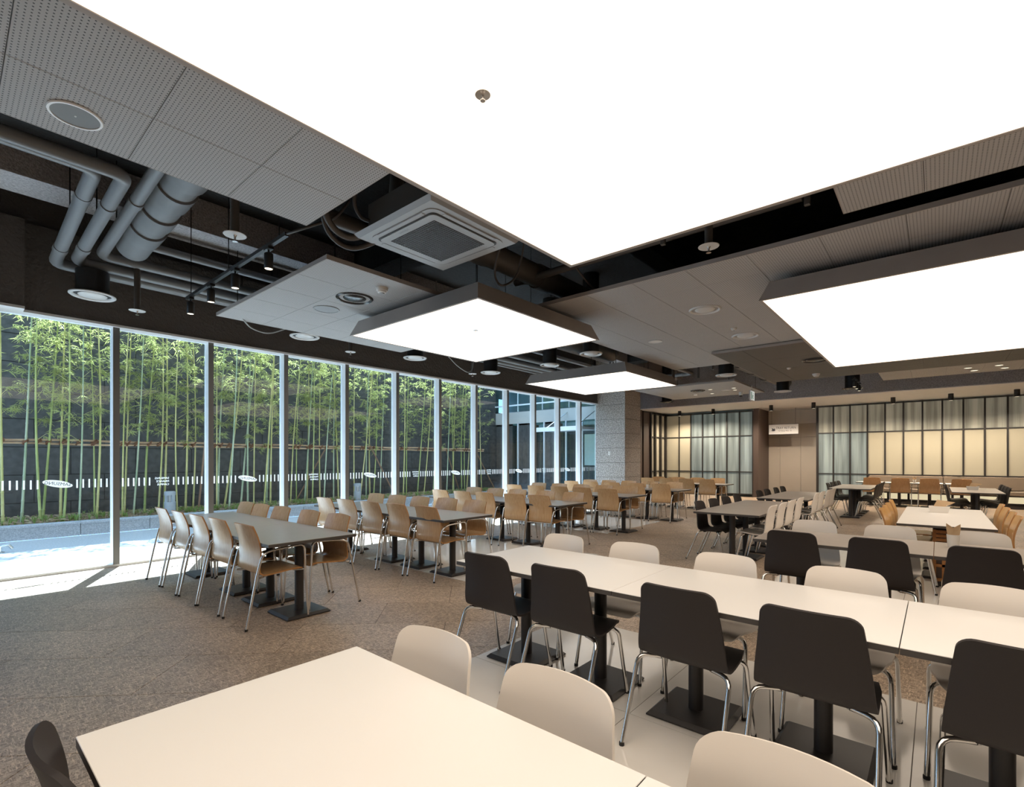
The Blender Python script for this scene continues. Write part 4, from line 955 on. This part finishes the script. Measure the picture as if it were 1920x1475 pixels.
# ------------------------------------------------------------------ things on tables, cabinet
TT = 0.722
def napkin_cup(x, y, label):
    r = empty('napkin_cup', (x, y, TT)); tag(r, label, 'napkin cup')
    MB().lathe([(0.036, 0.0), (0.037, 0.004), (0.043, 0.10), (0.040, 0.10), (0.034, 0.006)], n=20, cap1=False).obj('cup', 'box_white', r, 50)
    for k in range(5):
        w = 0.033
        mb = MB(); x0 = -0.02+k*0.010
        mb.add([(x0, -w, 0.06), (x0, w, 0.06), (x0+0.012, w+0.012, 0.155+0.008*k), (x0+0.006, 0, 0.128+0.006*k), (x0+0.012, -w-0.012, 0.158+0.007*k),
                (x0+0.002, -w, 0.06), (x0+0.002, w, 0.06), (x0+0.014, w+0.012, 0.155+0.008*k), (x0+0.008, 0, 0.128+0.006*k), (x0+0.014, -w-0.012, 0.158+0.007*k)],
               [(0, 1, 2, 3, 4), (9, 8, 7, 6, 5), (0, 5, 6, 1), (1, 6, 7, 2), (2, 7, 8, 3), (3, 8, 9, 4), (4, 9, 5, 0)])
        mb.obj('napkin', 'paper_kraft', r)
def napkin_box(x, y, label, s=1.0):
    r = empty('napkin_box', (x, y, TT)); tag(r, label, 'napkin box')
    MB().frustum((-0.045*s, 0.045*s, -0.09*s, 0.09*s), (-0.055*s, 0.055*s, -0.11*s, 0.11*s), 0.0, 0.085*s).obj('box', 'box_white', r)
    for k in range(3):
        mb = MB(); d = 0.012*k
        mb.add([(-0.04+d, -0.05, 0.08*s), (-0.02+d, 0.06, 0.08*s), (0.0+d, 0.02, 0.17*s), (-0.02+d, -0.16, 0.145*s), (-0.038+d, -0.05, 0.08*s), (-0.018+d, 0.06, 0.08*s), (0.002+d, 0.02, 0.17*s), (-0.018+d, -0.16, 0.145*s)],
               [(0, 1, 2, 3), (7, 6, 5, 4), (0, 4, 5, 1), (1, 5, 6, 2), (2, 6, 7, 3), (3, 7, 4, 0)])
        mb.obj('napkin', 'paper_kraft', r)
napkin_cup(5.42, -0.10, 'white cup of kraft napkins on the taupe table row')
napkin_cup(19.2, 0.52, 'small napkin cup on the far bench table')
napkin_box(8.75, -0.02, 'white napkin box on the white table with orange chairs')
napkin_box(15.6, -0.62, 'white napkin box on the far right taupe table')
napkin_box(9.05, 7.0-1.35, 'napkin box on the fourth wooden-chair row', 0.8)
napkin_cup(11.3, 5.35, 'napkin cup on the fifth wooden-chair row'); napkin_cup(14.6, 6.2, 'napkin cup on the sixth wooden-chair row')
cb = empty('wooden_cabinet', (7.355, -0.05, 0.0022)); tag(cb, 'slatted orange-brown wooden cabinet under the white table', 'cabinet')
MB().box(0.03, 0.32, -0.115, 0.09, 0.0, 0.05).obj('plinth', 'pedestal_black', cb)
MB().box(0.02, 0.32, -0.115, 0.09, 0.05, 0.64).obj('body', 'brown_door', cb)
for y in (-0.115, 0.06): MB().box(0.0, 0.03, y, y+0.03, 0.05, 0.64).obj('post', 'cabinet_wood', cb)
for k in range(5): bevel_box(0.002, 0.022, -0.085, 0.06, 0.42+k*0.045, 0.455+k*0.045, 0.003).obj('slat', 'cabinet_wood', cb)
for z in (0.06, 0.22, 0.36): bevel_box(0.0, 0.03, -0.085, 0.06, z, z+0.035, 0.003).obj('rail', 'cabinet_wood', cb)
bevel_box(0.0, 0.028, -0.03, 0.01, 0.095, 0.36, 0.003).obj('stile', 'cabinet_wood', cb)
MB().box(-0.012, 0.004, -0.10, -0.03, 0.42, 0.66).obj('dark_panel', 'pedestal_black', cb)

# ------------------------------------------------------------------ the garden outside
pv = MB().box(RX0-4, 15.0, 8.55, 12.22, -0.06, 0.0).obj('paving', 'paving_granite'); struct(pv, 'pale sunlit granite paving outside the glass')
for i in range(17):
    x = -3.65+1.08*i
    c = empty('curb_stone', (x+0.54, 12.22, 0)); c['kind'] = 'structure'; c['label'] = 'pale granite planter curb stone'
    bevel_box(-0.535, 0.535, 0.02, 0.20, 0, 0.215, 0.004).obj('face', 'curb_granite', c); bevel_box(-0.538, 0.538, 0.0, 0.24, 0.215, 0.265, 0.008).obj('cap', 'curb_granite', c)
sl = MB(); nx, ny = 90, 8; zz = {}
for i in range(nx+1):
    for j in range(ny+1): zz[i, j] = 0.235+0.05*math.sin(PI*j/ny)+random.uniform(-0.018, 0.018)
sl.add([(-3.6+18.5*i/nx, 12.45+1.34*j/ny, zz[i, j]) for i in range(nx+1) for j in range(ny+1)],
       [(i*(ny+1)+j, (i+1)*(ny+1)+j, (i+1)*(ny+1)+j+1, i*(ny+1)+j+1) for i in range(nx) for j in range(ny)])
struct(sl.obj('planter_soil', 'soil'), 'brown soil and leaf litter in the planter')
gc = MB(); dl = MB()
for k in range(650):
    x, y = random.uniform(-1.5, 13.8), 12.5+abs(random.gauss(0, 0.38))
    if y > 13.7: continue
    for b in range(7):
        a = random.uniform(0, 2*PI); l = random.uniform(0.06, 0.17); lean = random.uniform(0.2, 0.9); w = 0.006
        dx, dy = math.cos(a), math.sin(a); z0 = 0.25
        p1 = (x+dx*l*lean*0.5, y+dy*l*lean*0.5, z0+l*0.75); p2 = (x+dx*l*lean, y+dy*l*lean, z0+l*(1.0-0.35*lean))
        gc.add([(x-dy*w, y+dx*w, z0), (x+dy*w, y-dx*w, z0), (p1[0]+dy*w, p1[1]-dx*w, p1[2]), (p1[0]-dy*w, p1[1]+dx*w, p1[2]), p2], [(0, 1, 2, 3), (3, 2, 4)])
tag(gc.obj('ground_cover', 'grass_leaf'), 'low green ground cover plants along the planter edge', 'plants', kind='stuff')
for k in range(5000):
    x, y = random.uniform(-1.5, 13.8), random.uniform(12.47, 13.68); a = random.uniform(0, 2*PI); l = random.uniform(0.03, 0.07); w = l*0.22; z = 0.272+0.03*math.sin(PI*(y-12.45)/1.34)+random.uniform(0, 0.03)
    c, s = math.cos(a), math.sin(a); t = random.uniform(-0.02, 0.02)
    dl.add([(x-c*l, y-s*l, z), (x+s*w, y-c*w, z+t), (x+c*l, y+s*l, z+t), (x-s*w, y+c*w, z)], [(0, 1, 2, 3)])
tag(dl.obj('leaf_litter', 'dry_leaf'), 'dry fallen bamboo leaves on the planter soil', 'leaves', kind='stuff')
gw = struct(MB().box(-5, 15.2, 13.82, 14.2, 0, 5.04).obj('wall_garden', 'unit_slot'), 'tall dark stone wall behind the bamboo')
bm = bevel_box(-0.549, 0.549, -0.03, 0.03, -0.274, 0.274, 0.004).mesh('stone_block', 'dark_stone')
for j in range(9):
    for i in range(17):
        x = -3.18+1.11*i+(0.555 if j % 2 == 0 else 0.0)
        if x > 14.6: continue
        mkobj('stone_block', bm, gw, (x+0.555, 13.83, 0.28+0.56*j))

BAM = [(0.76, 12.81, -0.02), (1.02, 13.06, 0.08), (1.27, 12.92, -0.03), (1.31, 13.1, 0.13), (1.57, 13.12, 0.04), (1.56, 12.67, 0.05), (1.78, 12.63, 0.04), (2.12, 13.29, -0.04), (2.08, 12.83, 0.01), (2.49, 12.81, 0.06), (2.64, 13.42, 0.07), (2.71, 13.0, 0.11), (2.97, 13.29, 0.12), (3.16, 13.0, 0.05), (3.3, 13.13, 0.03), (3.45, 12.74, 0.01), (3.71, 13.13, 0.02), (3.91, 13.31, 0.01), (4.33, 13.04, 0.01), (4.42, 13.21, 0.09), (4.54, 13.16, 0.24), (4.48, 12.67, 0.1), (4.94, 13.23, 0.21), (5.05, 13.09, 0.05), (5.1, 12.86, 0.04), (5.26, 12.64, 0.15), (5.61, 13.31, 0.11), (5.58, 13.0, 0.05), (6.19, 13.2, 0.16), (6.4, 13.32, 0.07), (6.56, 13.19, 0.15), (6.72, 13.36, 0.04), (6.67, 12.94, 0.03), (7.07, 13.26, 0.0), (7.03, 12.98, 0.16), (7.53, 13.37, 0.03), (7.65, 13.32, -0.1), (7.79, 12.7, 0.02), (8.0, 12.73, 0.27), (8.26, 12.79, 0.05), (8.78, 13.39, 0.02), (8.61, 12.97, 0.08), (8.94, 13.12, 0.12), (9.62, 12.86, 0.06), (9.89, 13.03, 0.06), (10.26, 12.93, 0.2), (10.51, 12.9, 0.18), (11.06, 13.09, 0.04), (11.66, 13.09, 0.13), (12.17, 13.34, 0.11), (12.09, 13.17, -0.03), (12.67, 13.36, 0.05), (12.78, 13.31, 0.02), (12.96, 13.41, 0.14), (13.5, 13.16, -0.05)]
def foliage(seed):
    rn = random.Random(seed); mb = MB(); tw = MB()
    nb = 19
    for b in range(nb):
        z = 1.6+(b+rn.random())*(2.75/nb)
        if z < 2.1 and rn.random() < 0.5: continue
        a = rn.uniform(0, 2*PI); L = rn.uniform(0.22, 0.50)*(1.0 if z > 2.2 else 0.7); up = rn.uniform(0.15, 0.75)
        tip = Vector((math.cos(a)*L, math.sin(a)*L*0.75, L*up))
        o = Vector((0, 0, z)); mb_pts = [o, o+tip*0.5+Vector((0, 0, 0.03)), o+tip]
        mb.cur = 1; mb.tube(mb_pts, [0.004, 0.003, 0.002], 3, False); mb.cur = 0
        for q in range(rn.randint(4, 8)):
            f = rn.uniform(0.3, 1.05); c = o+tip*f+Vector((rn.uniform(-.10, .10), rn.uniform(-.08, .08), rn.uniform(-.07, .09)))
            for l in range(rn.randint(4, 7)):
                aa = a+rn.gauss(0, 1.2); el = rn.uniform(-0.9, 0.25); ll = rn.uniform(0.08, 0.155); w = ll*rn.uniform(0.048, 0.075)
                d = Vector((math.cos(aa)*math.cos(el), math.sin(aa)*math.cos(el), math.sin(el))); sd = d.cross(Vector((0, 0, 1)))
                if sd.length < 1e-3: continue
                sd.normalize(); sd = (sd*math.cos(rn.uniform(-0.8, 0.8))+d.cross(sd)*math.sin(rn.uniform(-0.8, 0.8)))*w
                mid = c+d*ll*0.42; tipl = c+d*ll+Vector((0, 0, -ll*0.12))
                mb.add([c, mid+sd, tipl, mid-sd], [(0, 1, 2), (0, 2, 3)])
    return mb.mesh('foliage', ['bamboo_leaf', 'culm_yellow'])
FOL = [foliage(100+k) for k in range(8)]
bays = {}
def bay_of(x, y):     # bay of the glass front through which the culm is seen
    xg = x*GLY/y
    for i in range(len(MX)-1):
        if MX[i] <= xg < MX[i+1]: return i-2
    return 11
RAIL_Y = 12.98
BAYN = ['leftmost', 'second', 'third', 'fourth', 'fifth', 'sixth', 'seventh', 'eighth', 'ninth', 'tenth', 'eleventh', 'twelfth']
BAM = [(x*(12.6+(y-12.6)*0.55)/y, 12.6+(y-12.6)*0.55, dx) for x, y, dx in BAM]
for k, (x, y, dx) in enumerate(sorted(BAM, key=lambda b: b[0]/b[1])):
    bi = max(0, bay_of(x, y)-1); bays[bi] = bays.get(bi, 0)+1
    r = empty('bamboo', (x, y, 0.22)); tag(r, 'green bamboo seen through the %s glass bay, %s from left in it' % (BAYN[bi], ORD[bays[bi]-1]), 'bamboo', 'bamboos in the planter')
    H = random.uniform(4.35, 4.75); seg = random.uniform(0.19, 0.25); r0 = random.uniform(0.017, 0.025); pts = []; rs = []
    sway = random.uniform(-0.05, 0.05); slope = dx/2.3
    def at(z): return Vector((slope*z+sway*math.sin(z*0.8), 0.02*math.sin(z*0.6+k), z))
    z = 0.0
    while z < H:
        rr_ = r0*(1-0.62*z/H)
        for dz, f in ((0.0, 1.0), (0.008, 1.16), (0.018, 1.16), (0.026, 0.97)):
            pts.append(at(z+dz)); rs.append(rr_*f)
        z += seg*(1+0.15*math.sin(z))
    MB().tube(pts, rs, 7).obj('culm', random.choice(('culm_green', 'culm_yellow', 'culm_yellow', 'culm_pale')), r, 50)
    f = mkobj('foliage', FOL[k % 8], r, (slope*3, 0, random.uniform(-0.25, 0.3)), random.uniform(0, 6.28)); f['kind'] = 'stuff'
for k in range(2):
    y0, z0 = (12.93, 1.80) if k == 0 else (12.96, 1.735)
    rl = empty('support_pole', (-1.0, y0, z0)); tag(rl, ('upper tan bamboo pole tied across the culms', 'lower tan bamboo pole tied across the culms')[k], 'pole', 'tied support poles')
    n = 60; pts = [(14.4*i/n, 0.012*math.sin(i*1.3+k), 0.010*math.sin(i*0.7+k*2)) for i in range(n+1)]
    MB().tube(pts, [0.021+0.004*(i % 5 == 0) for i in range(n+1)], 8).obj('pole', 'pole_tan', rl, 50)
    if k == 0:
        for (x, y, dx) in BAM:
            xx = x+dx*0.67
            mb = MB(); mb.tube([(xx+1.0+0.03*math.cos(a*PI/4), y-y0+0.05*math.sin(a*PI/4)-(y-y0)*0.5, -0.03+0.02*math.sin(a*PI/3)) for a in range(9)], 0.02, 5)
            mb.tube([(xx+1.0-0.035, -0.03, -0.09), (xx+1.0+0.035, -0.035, 0.03)], 0.016, 5); mb.obj('rope_tie', 'rope_brown', rl, 50)
for k, (xa, xb, ya) in enumerate(((4.02, 3.86, 12.75), (7.35, 6.35, 13.3), (8.35, 9.25, 12.70), (11.85, 12.5, 13.3), (12.9, 14.0, 12.9))):
    b = empty('brace_pole', (xb, ya, 0.24)); tag(b, 'slanting brown brace pole behind the glass, %s from left' % ORD[k], 'pole', 'slanting brace poles')
    MB().tube([(0, 0, 0), (xa-xb, 0.06, 1.62)], 0.022, 8).obj('shaft', 'brace_brown', b, 50); MB().tube([(xa-xb-0.03, 0.03, 1.50), (xa-xb+0.03, 0.06, 1.58)], 0.03, 8).obj('rope_tie', 'rope_brown', b, 50)
for k, (x, y) in enumerate(((3.26, 12.55), (7.85, 12.62))):
    b = empty('bollard_light', (x, y, 0.22)); tag(b, 'grey bollard garden light behind the %s' % ('second glass bay', 'fifth glass bay')[k], 'bollard')
    MB().lathe([(0.105, 0), (0.105, 0.30)], n=20).obj('post', 'bollard_grey', b, 40)
    for a in range(4):
        MB().box(0.06, 0.10, -0.03, 0.03, 0.30, 0.44).obj('rib', 'bollard_grey', b, rz=a*PI/2+0.5)
    MB().lathe([(0.05, 0.30), (0.05, 0.44)], n=12).obj('lamp_core', 'ring_white', b)
    MB().lathe([(0.105, 0.44), (0.108, 0.50), (0.09, 0.525)], n=20).obj('cap', 'bollard_grey', b, 40)
tap = empty('garden_tap', (0.62, 10.9, 0.0)); tag(tap, 'small metal garden fitting on the paving at the left edge', 'fitting')
MB().tube(fillet([(0, 0, 0), (0, 0, 0.10), (0.09, -0.02, 0.11)], 0.03), 0.016, 8).obj('spout', 'chrome', tap, 50); MB().tube([(0.09, -0.02, 0.11), (0.13, -0.03, 0.05)], 0.02, 8).obj('nozzle', 'steel_tube', tap, 50); MB().lathe([(0.05, 0), (0.05, 0.012)], n=16).obj('base', 'steel_tube', tap)

# entrance block closing the garden
fb = empty('wall_entrance', (15.0, 9.0, 0)); fb['kind'] = 'structure'; fb['label'] = 'glazed entrance facade closing the far end of the garden'
def fbox(n, m, x0, x1, y0, y1, z0, z1): return MB().box(x0-15.0, x1-15.0, y0-9.0, y1-9.0, z0, z1).obj(n, m, fb)
fbox('back_wall', 'brown_door', 16.6, 16.7, 8.9, 14.2, 0, 7.0); fbox('soffit', 'light_beige_panel', 15.05, 16.6, 8.9, 13.8, 2.78, 2.84)
fbox('beige_band', 'light_beige_panel', 15.0, 15.1, 8.9, 13.8, 2.84, 3.30)
for a, b in ((12.9, 13.8), (11.95, 12.6)): fbox('stone_pier', 'dark_stone', 15.05, 15.5, a, b, 0, 2.84)
fbox('stone_pier', 'dark_stone', 15.05, 15.5, 10.8, 11.3, 0, 2.84)
fbox('lit_interior', 'warm_interior', 16.4, 16.5, 9.0, 10.4, 1.2, 2.4)
for a, b in ((12.6, 12.9), (11.3, 11.95), (10.3, 10.8), (9.6, 10.3), (8.95, 9.6)): fbox('pane', 'facade_glass', 15.0, 15.012, a+0.01, b-0.01, 0.02, 2.84)
for y in (9.6, 10.3, 10.8, 11.3, 11.95, 12.6): fbox('mullion', 'mullion_white', 14.97, 15.03, y-0.02, y+0.02, 0, 2.84)
for k in range(4):
    fbox('upper_pane', 'facade_glass', 15.0, 15.012, 8.95+1.22*k, 8.95+1.22*(k+1)-0.02, 3.32, 6.8); fbox('upper_mullion', 'mullion_white', 14.97, 15.03, 8.93+1.22*k, 8.95+1.22*k, 3.32, 6.8)
fbox('upper_back', 'duct_grey', 15.8, 15.9, 8.9, 13.8, 3.3, 7.0)
fbox('upper_rail', 'mullion_white', 14.95, 15.03, 8.9, 13.8, 3.55, 3.60); fbox('upper_rail', 'mullion_white', 14.95, 15.03, 8.9, 13.8, 4.3, 4.36)
fbox('canopy', 'bollard_grey', 13.9, 15.0, 8.9, 10.9, 2.44, 2.52); fbox('canopy_edge', 'mullion_white', 13.86, 13.9, 8.9, 10.9, 2.40, 2.55)
for y in (9.3, 10.5): MB().tube([(-0.95, y-9.0, 2.52), (0.0, y-9.0-0.25, 3.15)], 0.018, 8).obj('tie_rod', 'chrome', fb, 50)
